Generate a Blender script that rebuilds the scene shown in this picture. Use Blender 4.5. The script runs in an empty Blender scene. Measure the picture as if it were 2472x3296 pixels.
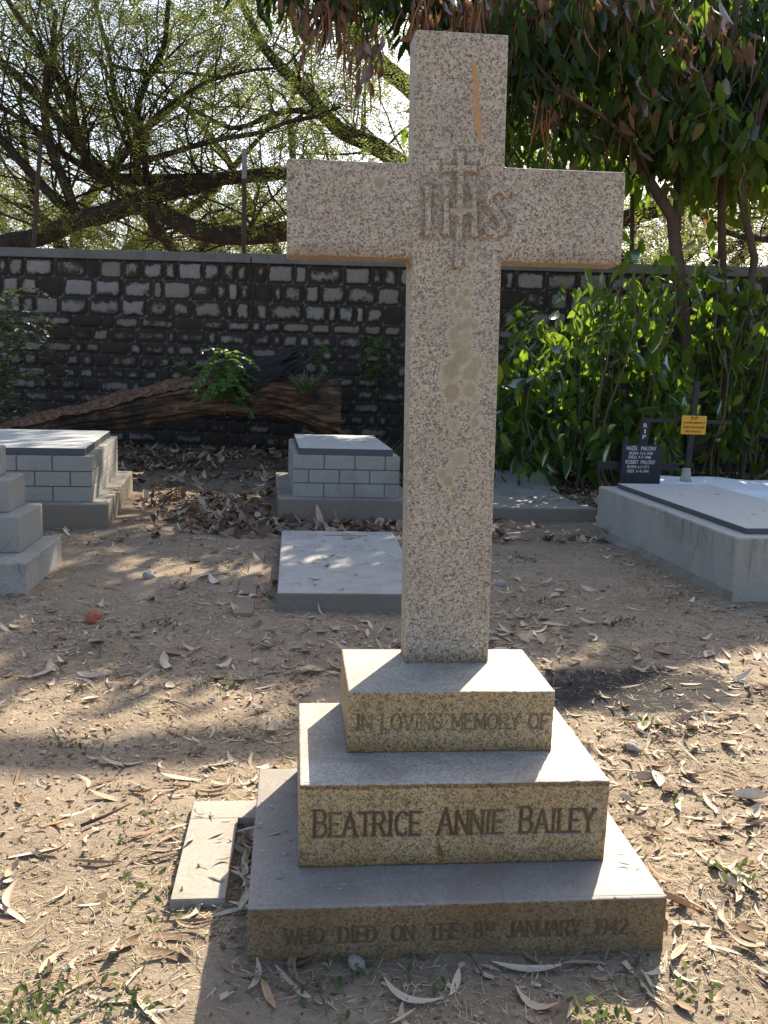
import bpy, bmesh, math, random
import numpy as np
from mathutils import Matrix, Vector, Euler
random.seed(7); rng = np.random.default_rng(7)
SC = bpy.context.scene
COL = SC.collection
R = math.radians

# ------------------------------------------------------------------ camera
F_PX, W_PX, H_PX = 2900.0, 2472.0, 3296.0
CAM = np.array([-0.48772, -2.80322, 1.6068]); YAW, PITCH, ROLL = 0.1041, -0.16629, 0.03416
def cam_axes():
    cy, sy = math.cos(YAW), math.sin(YAW)
    f = np.array([sy*math.cos(PITCH), cy*math.cos(PITCH), math.sin(PITCH)])
    r = np.array([cy, -sy, 0.]); u = np.cross(r, f)
    return r*math.cos(ROLL)+u*math.sin(ROLL), -r*math.sin(ROLL)+u*math.cos(ROLL), f
CR, CU, CF = cam_axes()
cd = bpy.data.cameras.new('camera'); cam = bpy.data.objects.new('camera', cd); COL.objects.link(cam)
cam.matrix_world = Matrix(((CR[0], CU[0], -CF[0], CAM[0]), (CR[1], CU[1], -CF[1], CAM[1]), (CR[2], CU[2], -CF[2], CAM[2]), (0, 0, 0, 1)))
cd.sensor_fit = 'HORIZONTAL'; cd.sensor_width = 36; cd.lens = 36*F_PX/W_PX
cd.clip_start = .05; cd.clip_end = 900
SC.camera = cam

# ------------------------------------------------------------------ light
SUN_AZ, SUN_EL = math.atan2(.46, .89), R(37)          # azimuth from +Y towards +X
wd = bpy.data.worlds.new('World'); SC.world = wd; wd.use_nodes = True
nt = wd.node_tree; sky = nt.nodes.new('ShaderNodeTexSky'); sky.sky_type = 'NISHITA'
sky.sun_disc = False; sky.sun_elevation = SUN_EL; sky.sun_rotation = SUN_AZ
sky.air_density = .8; sky.dust_density = 2.2; sky.ozone_density = .5
bg = nt.nodes['Background']; bg.inputs['Strength'].default_value = 0.13
nt.links.new(sky.outputs[0], bg.inputs['Color'])
sl = bpy.data.lights.new('sun', 'SUN'); sl.energy = 5.0; sl.angle = R(.5); sl.color = (1, .90, .74)
so = bpy.data.objects.new('sun', sl); COL.objects.link(so)
SUN = Vector((math.sin(SUN_AZ)*math.cos(SUN_EL), math.cos(SUN_AZ)*math.cos(SUN_EL), math.sin(SUN_EL)))
so.rotation_euler = SUN.to_track_quat('Z', 'Y').to_euler(); so.location = (0, 0, 20)
SC.view_settings.view_transform = 'Standard'; SC.view_settings.look = 'None'
SC.view_settings.exposure = 1.28; SC.view_settings.gamma = 1
SC.cycles.max_bounces = 8; SC.cycles.transparent_max_bounces = 4

# ------------------------------------------------------------------ helpers
def ray_dir(nx, ny):
    return CF + CR*(nx-W_PX/2)/F_PX - CU*(ny-H_PX/2)/F_PX
S_D = W_PX/1659.0
def at(dx, dy, Y):
    d = ray_dir(dx*S_D, dy*S_D); return CAM + d*((Y-CAM[1])/d[1])
def per_px(Y):                                         # metres per measured pixel at depth Y
    return S_D*(Y-CAM[1])/F_PX
def tag(o, label=None, cat=None, group=None, kind=None):
    if label: o['label'] = label
    if cat: o['category'] = cat
    if group: o['group'] = group
    if kind: o['kind'] = kind
    return o
def empty(name, loc, label, cat, group=None, rot=(0, 0, 0)):
    o = bpy.data.objects.new(name, None); COL.objects.link(o); o.location = loc; o.rotation_euler = rot
    o.empty_display_size = .1
    return tag(o, label, cat, group)
def link(name, me, mat, parent=None):
    o = bpy.data.objects.new(name, me); COL.objects.link(o)
    for m in (mat if isinstance(mat, (list, tuple)) else [mat]): me.materials.append(m)
    if parent is not None: o.parent = parent
    return o
class MB:
    def __init__(s): s.v = []; s.f = []; s.m = []
    def add(s, vs, fs, mi=0):
        b = len(s.v); s.v += [tuple(map(float, p)) for p in vs]
        s.f += [tuple(i+b for i in f) for f in fs]; s.m += [mi]*len(fs)
    def box(s, x0, x1, y0, y1, z0, z1, mi=0):
        s.add([(x0,y0,z0),(x1,y0,z0),(x1,y1,z0),(x0,y1,z0),(x0,y0,z1),(x1,y0,z1),(x1,y1,z1),(x0,y1,z1)],
              [(3,2,1,0),(4,5,6,7),(0,1,5,4),(1,2,6,5),(2,3,7,6),(3,0,4,7)], mi)
    def tube(s, pts, rad, n=8, cap=True, mi=0, wob=0):
        pts = [np.array(p, float) for p in pts]; b = len(s.v); N = len(pts)
        ref = np.array([.31, .2, .93]); prev = None
        for i, p in enumerate(pts):
            t = pts[min(i+1, N-1)] - pts[max(i-1, 0)]; t = t/(np.linalg.norm(t)+1e-9)
            a = np.cross(t, ref) if prev is None else prev - t*np.dot(prev, t)
            if np.linalg.norm(a) < 1e-4: a = np.cross(t, [1, 0, 0])
            a = a/np.linalg.norm(a); prev = a; c = np.cross(t, a)
            for k in range(n):
                an = 2*math.pi*k/n; r = rad[i]*(1+(random.uniform(-wob, wob) if wob else 0))
                s.v.append(tuple(p + r*(a*math.cos(an)+c*math.sin(an))))
        for i in range(N-1):
            for k in range(n):
                s.f.append((b+i*n+k, b+i*n+(k+1) % n, b+(i+1)*n+(k+1) % n, b+(i+1)*n+k)); s.m.append(mi)
        if cap:
            s.f.append(tuple(b+k for k in range(n))[::-1]); s.f.append(tuple(b+(N-1)*n+k for k in range(n))); s.m += [mi, mi]
    def mesh(s, name, smooth=False):
        me = bpy.data.meshes.new(name); me.from_pydata(s.v, [], s.f); me.update()
        if any(s.m): me.polygons.foreach_set('material_index', s.m)
        if smooth: me.polygons.foreach_set('use_smooth', [True]*len(s.f))
        return me
    def build(s, name, mat, parent=None, smooth=False):
        return link(name, s.mesh(name, smooth), mat, parent)
def np_mesh(name, V, Fq, smooth=False):
    """V (n,3), Fq: (m,4) quads; tri when last two indices agree is not used"""
    me = bpy.data.meshes.new(name); V = np.asarray(V, np.float32); Fq = np.asarray(Fq, np.int32)
    me.vertices.add(len(V)); me.vertices.foreach_set('co', V.ravel())
    me.loops.add(Fq.size); me.loops.foreach_set('vertex_index', Fq.ravel())
    me.polygons.add(len(Fq)); k = Fq.shape[1]
    me.polygons.foreach_set('loop_start', np.arange(len(Fq), dtype=np.int32)*k)
    me.polygons.foreach_set('loop_total', np.full(len(Fq), k, np.int32))
    if smooth: me.polygons.foreach_set('use_smooth', np.ones(len(Fq), bool))
    me.update(calc_edges=True); me.validate(); return me
def bevel(o, w=.005, seg=2, ang=40):
    m = o.modifiers.new('bevel', 'BEVEL'); m.width = w; m.segments = seg; m.limit_method = 'ANGLE'; m.angle_limit = R(ang)
    return o
def chip(bm_me, amp, seed, scale=9.0):
    """slightly uneven faces of worn stone"""
    n = len(bm_me.vertices); co = np.zeros(n*3); bm_me.vertices.foreach_get('co', co); co = co.reshape(-1, 3)
    for k in range(3): co[:, k] += amp*vnoise(co*scale+seed+k*31.7)
    bm_me.vertices.foreach_set('co', co.ravel()); bm_me.update()
def _h(i):
    i = i.astype(np.int64); n = (i[..., 0]*374761393 + i[..., 1]*668265263 + i[..., 2]*1274126177) & 0x7fffffff
    n = ((n ^ (n >> 13))*1274126177) & 0x7fffffff
    return ((n ^ (n >> 16)) & 0xffff)/32767.5-1.0
def vnoise(p):
    p = np.asarray(p, float); i = np.floor(p); f = p-i; f = f*f*(3-2*f); o = 0
    for a in (0, 1):
        for b in (0, 1):
            for c in (0, 1):
                w = (f[..., 0] if a else 1-f[..., 0])*(f[..., 1] if b else 1-f[..., 1])*(f[..., 2] if c else 1-f[..., 2])
                o = o + w*_h(i+np.array([a, b, c]))
    return o
def n2(x, y, s, seed=0.): return vnoise(np.stack([np.asarray(x)*s+seed, np.asarray(y)*s+seed*1.7, np.zeros_like(np.asarray(x, float))+seed], -1))

# ------------------------------------------------------------------ materials
class NT:
    def __init__(s, name):
        s.m = bpy.data.materials.new(name); s.m.use_nodes = True; s.t = s.m.node_tree; s.b = s.t.nodes['Principled BSDF']
        s.out = s.t.nodes['Material Output']; s.b.inputs['Roughness'].default_value = .8; s.b.inputs['Specular IOR Level'].default_value = .3
    def n(s, typ, **k):
        nd = s.t.nodes.new(typ)
        for a, v in k.items(): setattr(nd, a, v)
        return nd
    def l(s, a, b): s.t.links.new(a, b)
    def co(s, which='Object'):
        return s.n('ShaderNodeTexCoord').outputs[which]
    def noise(s, co, scale, detail=4, rough=.55, dist=0):
        x = s.n('ShaderNodeTexNoise'); x.inputs['Scale'].default_value = scale; x.inputs['Detail'].default_value = detail
        x.inputs['Roughness'].default_value = rough; x.inputs['Distortion'].default_value = dist
        if co is not None: s.l(co, x.inputs['Vector'])
        return x.outputs['Fac']
    def voro(s, co, scale, out='Color', feature='F1'):
        x = s.n('ShaderNodeTexVoronoi'); x.feature = feature; x.inputs['Scale'].default_value = scale; s.l(co, x.inputs['Vector']); return x.outputs[out]
    def ramp(s, fac, stops, interp='LINEAR'):
        x = s.n('ShaderNodeValToRGB'); e = x.color_ramp.elements; x.color_ramp.interpolation = interp
        while len(e) < len(stops): e.new(.5)
        for i, (p, c) in enumerate(stops): e[i].position = p; e[i].color = (c, c, c, 1) if isinstance(c, (int, float)) else (*c, 1)
        s.l(fac, x.inputs['Fac']); return x.outputs['Color']
    def mix(s, fac, a, b, mode='MIX'):
        x = s.n('ShaderNodeMix'); x.data_type = 'RGBA'; x.blend_type = mode
        for sock, v in ((x.inputs['Factor'], fac), (x.inputs['A'], a), (x.inputs['B'], b)):
            if isinstance(v, tuple): sock.default_value = (*v, 1)
            elif isinstance(v, (int, float)): sock.default_value = v
            else: s.l(v, sock)
        for i in (6, 7):
            pass
        return x.outputs['Result']
    def mixc(s, fac, a, b, mode='MIX'):
        x = s.n('ShaderNodeMixRGB'); x.blend_type = mode
        for sock, v in ((x.inputs[0], fac), (x.inputs[1], a), (x.inputs[2], b)):
            if isinstance(v, tuple): sock.default_value = (*v, 1)
            elif isinstance(v, (int, float)):
                sock.default_value = v
            else: s.l(v, sock)
        return x.outputs[0]
    def math(s, op, a, b=None):
        x = s.n('ShaderNodeMath', operation=op)
        for i, v in enumerate((a, b)):
            if v is None: continue
            if isinstance(v, (int, float)): x.inputs[i].default_value = v
            else: s.l(v, x.inputs[i])
        return x.outputs[0]
    def bump(s, h, strength=.3, dist=.01):
        x = s.n('ShaderNodeBump'); x.inputs['Strength'].default_value = strength; x.inputs['Distance'].default_value = dist
        s.l(h, x.inputs['Height']); s.l(x.outputs[0], s.b.inputs['Normal'])
    def col(s, c, rough=None):
        if isinstance(c, tuple): s.b.inputs['Base Color'].default_value = (*c, 1)
        else: s.l(c, s.b.inputs['Base Color'])
        if rough is not None: s.b.inputs['Roughness'].default_value = rough
        return s.m

def granite(name, light, mid, dark, film=None, film_amt=.0, top=None, scale=95., rough=.6, dirt=.35, bands=(), groove=(.10, .065, .036)):
    a = NT(name); c = a.co()
    wob = a.mixc(.012, c, a.n('ShaderNodeTexNoise').outputs['Color'], 'ADD')
    g1 = a.voro(wob, scale); g2 = a.voro(wob, scale*2.1)
    bw1 = a.n('ShaderNodeSeparateColor'); a.l(g1, bw1.inputs[0]); bw2 = a.n('ShaderNodeSeparateColor'); a.l(g2, bw2.inputs[0])
    cl = a.noise(c, 62, 4, .65)                                            # crystals gather in clusters
    v = a.math('ADD', a.math('MULTIPLY', bw1.outputs[0], .55), a.math('ADD', a.math('MULTIPLY', bw2.outputs[1], .28), a.math('MULTIPLY', a.math('SUBTRACT', cl, .5), .7)))
    base = a.ramp(v, [(.10, dark), (.20, tuple(x*.5 for x in mid)), (.34, mid), (.60, light), (.85, tuple(min(1, x*1.14) for x in light))])
    base = a.mixc(.25, base, g2, 'SOFT_LIGHT')
    big = a.noise(c, 3.2, 6, .65)
    base = a.mixc(a.ramp(big, [(.42, 0.), (.75, dirt)]), base, tuple(x*.5 for x in mid))
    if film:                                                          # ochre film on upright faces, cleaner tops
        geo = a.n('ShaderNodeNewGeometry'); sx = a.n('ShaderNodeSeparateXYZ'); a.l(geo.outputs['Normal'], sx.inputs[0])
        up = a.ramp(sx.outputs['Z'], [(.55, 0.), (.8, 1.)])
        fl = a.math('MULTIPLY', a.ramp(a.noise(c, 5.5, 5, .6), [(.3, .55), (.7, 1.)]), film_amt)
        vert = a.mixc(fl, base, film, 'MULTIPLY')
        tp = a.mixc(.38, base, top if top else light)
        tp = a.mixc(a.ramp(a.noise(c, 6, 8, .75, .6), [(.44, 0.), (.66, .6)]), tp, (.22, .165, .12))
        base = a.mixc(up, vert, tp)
    if bands:                                                        # brown tide marks where water sits along lower edges
        sz = a.n('ShaderNodeSeparateXYZ'); a.l(c, sz.inputs[0]); zz = a.math('ADD', sz.outputs['Z'], a.math('MULTIPLY', a.math('SUBTRACT', a.noise(c, 22, 5, .7), .5), .03))
        for z0, z1, amt, lim in bands:
            f = a.ramp(a.math('DIVIDE', a.math('SUBTRACT', zz, z0), z1-z0), [(.0, 0.), (.02, amt), (.45, amt*.75), (1., 0.)])
            if lim: f = a.math('MULTIPLY', f, a.ramp(a.math('ABSOLUTE', sz.outputs['X']), [(lim-.01, 0.), (lim+.01, 1.)]))
            if film: f = a.math('MULTIPLY', f, a.math('SUBTRACT', 1.0, up))
            base = a.mixc(f, base, (.50, .34, .17), 'MULTIPLY')
    base = a.mixc(a.n('ShaderNodeAttribute', attribute_name='grime').outputs['Fac'], base, groove)   # dirt lodged in the carving
    lh = a.n('ShaderNodeAttribute', attribute_name='lichen').outputs['Fac']; lc = a.n('ShaderNodeAttribute', attribute_name='lichen_core').outputs['Fac']
    ln = a.noise(c, 55, 6, .75)
    base = a.mixc(a.math('MULTIPLY', lh, a.ramp(ln, [(.3, .45), (.6, .85)])), base, (.40, .35, .255))
    base = a.mixc(a.math('MULTIPLY', lc, a.ramp(ln, [(.35, .95), (.65, .55)])), base, (.235, .195, .115))
    a.col(base, rough); a.bump(a.math('ADD', bw1.outputs[1], a.noise(c, 220, 2)), .12, .002); return a.m
def concrete(name, c0, c1, stain=(.08, .07, .06), scale=4., amt=.7, streak=False, rough=.9, side=None):
    a = NT(name); c = a.co()
    base = a.mixc(a.noise(c, scale, 8, .65), c0, c1)
    base = a.mixc(a.math('MULTIPLY', a.ramp(a.noise(c, scale*.55, 7, .7, .4), [(.48, 0.), (.72, 1.)]), amt), base, stain)
    base = a.mixc(a.ramp(a.noise(c, 90, 3), [(.35, .35), (.6, 0.)]), base, stain)
    if streak:                                                        # black algae runs under the rim
        mp = a.n('ShaderNodeMapping'); mp.inputs['Scale'].default_value = (9, 9, .7); a.l(c, mp.inputs[0])
        sx = a.n('ShaderNodeSeparateXYZ'); a.l(c, sx.inputs[0])
        hi = a.ramp(sx.outputs['Z'], [(.12, 0.), (.42, 1.)])
        base = a.mixc(a.math('MULTIPLY', a.ramp(a.noise(mp.outputs[0], 1.6, 5, .7), [(.56, 0.), (.74, .8)]), hi), base, (.05, .05, .045))
        geo = a.n('ShaderNodeNewGeometry'); s2 = a.n('ShaderNodeSeparateXYZ'); a.l(geo.outputs['Normal'], s2.inputs[0])
        base = a.mixc(a.ramp(s2.outputs['Z'], [(.6, 0.), (.9, .7)]), base, c1)
    if side:                                                          # soil splashed on the upright edges
        geo = a.n('ShaderNodeNewGeometry'); s3 = a.n('ShaderNodeSeparateXYZ'); a.l(geo.outputs['Normal'], s3.inputs[0])
        base = a.mixc(a.ramp(s3.outputs['Z'], [(.4, .8), (.8, 0.)]), base, side)
    wp = a.mixc(.09, c, a.n('ShaderNodeTexNoise').outputs['Color'], 'ADD'); ck = a.voro(wp, 1.15, 'Distance', 'DISTANCE_TO_EDGE')
    base = a.mixc(a.math('MULTIPLY', a.ramp(ck, [(.0, .5), (.004, .3), (.010, 0.)]), a.ramp(a.noise(c, 1.3, 3), [(.54, 0.), (.62, 1.)])), base, (.09, .075, .06))
    a.col(base, rough); a.bump(a.noise(c, 60, 6, .7), .35, .006); return a.m
def leafmat(name, c0, c1, trans, c2=None, p2=.0, tw=.45, gloss=.12, rough=.4):
    a = NT(name); geo = a.n('ShaderNodeNewGeometry'); rnd = geo.outputs['Random Per Island']
    st = [(0., c0), (.55, c1)]
    if c2: st += [(max(.56, 1-p2-.04), c1), (1-p2+.02, c2)]
    col = a.ramp(rnd, st); a.t.nodes.remove(a.b)
    d = a.n('ShaderNodeBsdfDiffuse'); a.l(col, d.inputs[0])
    t = a.n('ShaderNodeBsdfTranslucent'); a.l(a.mixc(.65, col, trans), t.inputs[0])
    g = a.n('ShaderNodeBsdfGlossy'); g.inputs['Roughness'].default_value = rough; g.inputs[0].default_value = (.9, .95, 1, 1)
    m1 = a.n('ShaderNodeMixShader'); m1.inputs[0].default_value = tw; a.l(d.outputs[0], m1.inputs[1]); a.l(t.outputs[0], m1.inputs[2])
    m2 = a.n('ShaderNodeMixShader'); a.l(m1.outputs[0], m2.inputs[1]); a.l(g.outputs[0], m2.inputs[2])
    fr = a.n('ShaderNodeLayerWeight'); fr.inputs[0].default_value = .3
    a.l(a.math('MULTIPLY', fr.outputs['Fresnel'], gloss*4), m2.inputs[0])
    a.l(m2.outputs[0], a.out.inputs[0]); return a.m
def bark(name, c0, c1, sc=6., stretch=.25):
    a = NT(name); c = a.co(); mp = a.n('ShaderNodeMapping'); mp.inputs['Scale'].default_value = (1, 1, stretch); a.l(c, mp.inputs[0])
    n = a.noise(mp.outputs[0], sc, 8, .7, .6); a.col(a.ramp(n, [(.3, c0), (.7, c1)]), .9); a.bump(n, .7, .03); return a.m
def plain(name, c, rough=.6, var=.25, sc=12., bump=.15):
    a = NT(name); co = a.co(); a.col(a.mixc(a.noise(co, sc, 6, .65), tuple(x*(1-var) for x in c), tuple(min(1, x*(1+var)) for x in c)), rough)
    if bump: a.bump(a.noise(co, sc*6, 4), bump, .004)
    return a.m

M = {}
M['cross'] = granite('cross granite', (.475, .42, .35), (.325, .282, .232), (.115, .10, .088), film=(.91, .84, .72), film_amt=.62, top=(.60, .59, .56), dirt=.4, scale=195, bands=[(-.02, .06, .8, 0), (1.30, 1.385, .55, .14)])
M['block'] = granite('base granite', (.51, .43, .315), (.345, .285, .20), (.13, .105, .075), film=(.86, .72, .46), film_amt=.95, top=(.41, .41, .405), scale=210, dirt=.4, bands=[(.12, .20, .8, 0), (.385, .455, .75, 0)])
M['plinth'] = granite('plinth granite', (.265, .215, .155), (.205, .162, .115), (.13, .105, .075), film=(.80, .64, .42), film_amt=.95, top=(.38, .375, .36), scale=220, dirt=.6)
M['groove'] = plain('groove dirt', (.15, .10, .055), .95, .5, 40)
M['groove_pale'] = plain('groove dust', (.27, .205, .125), .95, .45, 40)
M['groove_deep'] = plain('groove shade dirt', (.11, .08, .052), .95, .4, 40)
M['lichen'] = plain('lichen', (.285, .235, .135), .95, .3, 45, .5)
M['lichen_rim'] = granite('lichen rim', (.43, .375, .27), (.36, .305, .21), (.20, .165, .115), scale=200, dirt=.2)
M['ochre'] = plain('ochre stain', (.40, .25, .12), .95, .3, 50)
M['rust'] = plain('brown wet stain', (.16, .085, .03), .7, .4, 40)
M['recess'] = granite('dirty granite', (.31, .25, .17), (.21, .165, .115), (.08, .065, .05), film=(.8, .68, .45), film_amt=.8, scale=200)
M['concrete'] = concrete('pale concrete', (.34, .315, .265), (.45, .42, .36), amt=.45)
M['concrete_old'] = concrete('old concrete', (.25, .225, .18), (.36, .33, .275), amt=.6, side=(.19, .152, .11))
M['kerb'] = concrete('worn kerb', (.33, .30, .245), (.42, .39, .33), (.24, .19, .13), 7, .6)
M['slabtop'] = concrete('slab concrete', (.37, .36, .325), (.47, .455, .42), (.2, .17, .14), 6, .5, side=(.14, .11, .085))
M['tomb'] = concrete('tomb render', (.31, .285, .235), (.42, .40, .35), (.13, .11, .09), 3, .5, streak=True)
M['ashlar'] = concrete('ashlar granite', (.27, .26, .225), (.36, .345, .30), (.17, .155, .13), 5, .6)
M['joint'] = plain('mortar joint', (.10, .10, .095), .95)
M['greyslab'] = plain('grey cover slab', (.44, .435, .40), .75, .12, 5, .1)
M['darkslab'] = plain('dark slab edge', (.075, .08, .083), .5, .2, 8, .1)
M['white'] = concrete('whitewash', (.72, .73, .73), (.85, .86, .86), (.35, .34, .32), 4, .3)
M['black'] = plain('black paint', (.022, .023, .027), .55, .3, 14, .2)
M['ironblack'] = plain('black iron', (.02, .021, .026), .38, .3, 14, .2)
M['lettering'] = plain('white lettering', (.62, .62, .62), .7, .15, 40, 0)
M['yellow'] = plain('yellow plate', (.72, .36, .035), .5, .15, 9, .05)
M['platetext'] = plain('plate lettering', (.10, .05, .015), .6, .1, 30, 0)
M['rustiron'] = plain('rusty iron', (.07, .045, .035), .8, .4, 10)
M['tape'] = plain('pale wrap', (.22, .225, .235), .6, .2, 10)
M['brick'] = plain('broken brick', (.36, .12, .06), .95, .35, 18, .6)
M['stone'] = plain('field stone', (.34, .30, .26), .95, .35, 14, .6)
M['raintrunk'] = bark('rain tree bark', (.028, .020, .016), (.085, .062, .048), 5, .5)
M['treebark'] = bark('grey brown bark', (.05, .033, .024), (.12, .08, .058), 7, .3)
M['stem'] = plain('green brown stem', (.10, .085, .04), .8)
M['rainleaf'] = leafmat('rain tree leaflets', (.06, .085, .025), (.105, .14, .04), (.25, .32, .07), (.50, .27, .04), .12, .6, .02)
M['rainleaf_dry'] = leafmat('rain tree leaflets drying', (.09, .11, .035), (.15, .17, .06), (.32, .36, .10), (.48, .30, .06), .14, .6, .02)
M['bigleaf'] = leafmat('broad leaves', (.026, .048, .013), (.052, .088, .021), (.30, .46, .04), (.20, .13, .04), .04, .46, .016, .4)
M['bushleaf'] = leafmat('bush leaves', (.016, .036, .010), (.036, .075, .015), (.38, .58, .04), (.26, .24, .05), .05, .5, .05, .28)
M['darkleaf'] = leafmat('dark hanging leaves', (.020, .034, .013), (.036, .058, .018), (.10, .18, .015), (.12, .07, .03), .06, .26, .014, .5)
M['fern'] = leafmat('pinnate leaflets', (.06, .13, .025), (.11, .21, .045), (.25, .42, .04), None, 0, .5, .04)
M['grass'] = leafmat('green grass', (.05, .085, .025), (.10, .14, .045), (.22, .28, .06), (.30, .26, .12), .15, .45, .05)
M['weed'] = leafmat('weed leaves', (.06, .075, .035), (.10, .12, .055), (.2, .27, .06), (.25, .22, .1), .1, .35, .05)
M['pod'] = leafmat('dry pods', (.20, .085, .045), (.36, .17, .09), (.5, .22, .1), None, 0, .35, .06)
M['deadleaf'] = leafmat('dead hanging leaves', (.10, .06, .035), (.21, .125, .07), (.30, .16, .07), None, 0, .35, .05)

def leaf_litter_mat(name, use_object):
    a = NT(name)
    rnd = a.n('ShaderNodeObjectInfo').outputs['Random'] if use_object else a.n('ShaderNodeNewGeometry').outputs['Random Per Island']
    c = a.ramp(rnd, [(0., (.13, .08, .045)), (.14, (.26, .16, .09)), (.3, (.44, .33, .22)), (.5, (.60, .49, .36)), (.7, (.46, .36, .25)), (.9, (.66, .56, .43)), (1., (.38, .20, .09))])
    c = a.mixc(a.ramp(a.noise(a.co(), 55, 5, .7), [(.45, 0.), (.8, .45)]), c, (.16, .10, .06))
    a.col(c, .75); a.bump(a.noise(a.co(), 90, 3), .3, .003)
    return a.m
M['litter'] = leaf_litter_mat('leaf litter', False)
a = NT('leaf crumbs'); a.col(a.ramp(a.n('ShaderNodeNewGeometry').outputs['Random Per Island'], [(0., (.13, .085, .05)), (.3, (.24, .165, .10)), (.7, (.36, .27, .175)), (1., (.52, .42, .29))]), .85); M['crumb'] = a.m
M['fallen'] = leaf_litter_mat('fallen leaf', True)
a = NT('brown leaf litter'); a.col(a.ramp(a.n('ShaderNodeNewGeometry').outputs['Random Per Island'], [(0., (.07, .045, .03)), (.35, (.16, .10, .06)), (.7, (.30, .21, .13)), (1., (.50, .39, .27))]), .85); M['brownlitter'] = a.m
a = NT('dry grass'); a.col(a.ramp(a.n('ShaderNodeNewGeometry').outputs['Random Per Island'], [(0., (.26, .2, .11)), (.5, (.46, .37, .22)), (.85, (.56, .48, .32)), (1., (.16, .18, .07))]), .8); M['straw'] = a.m
a = NT('grit'); a.col(a.ramp(a.n('ShaderNodeNewGeometry').outputs['Random Per Island'], [(0., (.10, .06, .04)), (.5, (.24, .15, .10)), (.8, (.38, .29, .21)), (1., (.55, .48, .4))]), .95); M['grit'] = a.m

# soil
a = NT('dry red soil'); c = a.co()
b0 = a.mixc(a.noise(c, 1.1, 6, .6), (.262, .192, .125), (.375, .292, .20))
b0 = a.mixc(a.ramp(a.noise(c, 3.7, 8, .72, .5), [(.45, 0.), (.7, .8)]), b0, (.46, .365, .26))
b0 = a.mixc(a.ramp(a.noise(c, 26, 6, .75), [(.5, 0.), (.75, .75)]), b0, (.13, .08, .052))
b0 = a.mixc(a.ramp(a.noise(c, 70, 5, .75), [(.56, 0.), (.72, .7)]), b0, (.45, .37, .28))
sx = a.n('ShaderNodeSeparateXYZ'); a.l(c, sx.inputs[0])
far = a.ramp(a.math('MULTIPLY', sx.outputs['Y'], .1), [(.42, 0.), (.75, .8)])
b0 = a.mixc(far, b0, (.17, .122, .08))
def blotch(cx, cy, rx, ry):
    q = a.math('POWER', a.math('DIVIDE', a.math('SUBTRACT', sx.outputs['X'], cx), rx), 2)
    w = a.math('POWER', a.math('DIVIDE', a.math('SUBTRACT', sx.outputs['Y'], cy), ry), 2)
    d = a.math('ADD', a.math('ADD', q, w), a.math('MULTIPLY', a.math('SUBTRACT', a.noise(c, 6, 6, .75), .5), 2.4))
    return a.ramp(d, [(.45, .95), (1.15, 0.)])
b0 = a.mixc(blotch(1.28, 1.44, .72, .38), b0, (.022, .021, .023))   # old fire patch
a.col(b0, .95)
a.bump(a.math('ADD', a.noise(c, 30, 8, .75), a.math('MULTIPLY', a.noise(c, 140, 4, .7), .5)), .9, .02); M['soil'] = a.m

# masonry: stones pale where the face is bare, black with algae near the joints
a = NT('rubble masonry'); c = a.co()
at_ = a.n('ShaderNodeAttribute', attribute_name='raw'); hl = a.n('ShaderNodeAttribute', attribute_name='tone')
d = a.math('ADD', at_.outputs['Fac'], a.math('MULTIPLY', a.math('SUBTRACT', a.noise(c, 7.5, 9, .8), .5), 1.7))
stone = a.mixc(hl.outputs['Fac'], (.19, .157, .12), (.30, .28, .245))
stone = a.mixc(a.ramp(a.noise(c, 16, 8, .7), [(.4, 0.), (.75, .55)]), stone, (.18, .15, .125))
grime = a.mixc(a.noise(c, 5, 6, .7), (.022, .017, .013), (.068, .052, .039))
a.col(a.mixc(a.ramp(d, [(.44, 0.), (.66, 1.)]), grime, stone), .95)
a.bump(a.noise(c, 24, 8, .75), .8, .03); M['masonry'] = a.m

# fallen log
a = NT('weathered log'); c = a.co(); mp = a.n('ShaderNodeMapping'); mp.inputs['Scale'].default_value = (.7, 3.2, 3.2); a.l(c, mp.inputs[0])
n = a.noise(mp.outputs[0], 3.5, 8, .72, .7)
b0 = a.ramp(n, [(.34, (.02, .014, .011)), (.47, (.075, .042, .025)), (.58, (.19, .105, .055)), (.72, (.30, .19, .115))])
b0 = a.mixc(a.ramp(a.noise(c, 1.7, 6, .65), [(.46, 0.), (.6, .9)]), b0, (.018, .016, .016))
a.col(b0, .9); a.bump(n, .9, .05); M['log'] = a.m
a = NT('rotten wood crust'); c = a.co(); a.col(a.ramp(a.noise(c, 14, 8, .75), [(.35, (.05, .028, .018)), (.55, (.22, .12, .07)), (.72, (.42, .28, .18))]), .95); a.bump(a.noise(c, 22, 8, .8), 1., .04); M['rot'] = a.m
M['char'] = plain('charred wood', (.022, .021, .022), .8, .4, 9, .5)

# ------------------------------------------------------------------ ground
def in_rect(x, y, r): return (x > r[0]) & (x < r[1]) & (y > r[2]) & (y < r[3])
SOLID = [(-.6, .6, -.59, .28), (-.58, .42, 2.87, 5.05), (-.72, .77, 6.05, 8.0), (-4.4, -2.14, 5.5, 8.0), (-3.5, -2.23, 3.3, 4.25), (2.55, 3.9, 3.1, 5.9), (1.5, 2.78, 6.4, 9.3), (3.3, 5.9, 6.3, 7.9)]
def gz(x, y):
    x = np.asarray(x, float); y = np.asarray(y, float)
    h = .020*n2(x, y, .9, 3.) + .012*n2(x, y, 3.1, 5.) + .006*n2(x, y, 9., 8.) + .004*n2(x, y, 23., 9.)
    h = h - .012 + np.clip((y-9.5)*.04, 0, .1)
    return np.minimum(h, .03+np.clip((y-9)*.05, 0, .1))
def axis(a0, a1, f0, f1, fine, coarse):
    o = [a0]
    while o[-1] < a1: o.append(o[-1] + (fine if f0 <= o[-1] <= f1 else coarse))
    return np.array(o)
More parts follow.
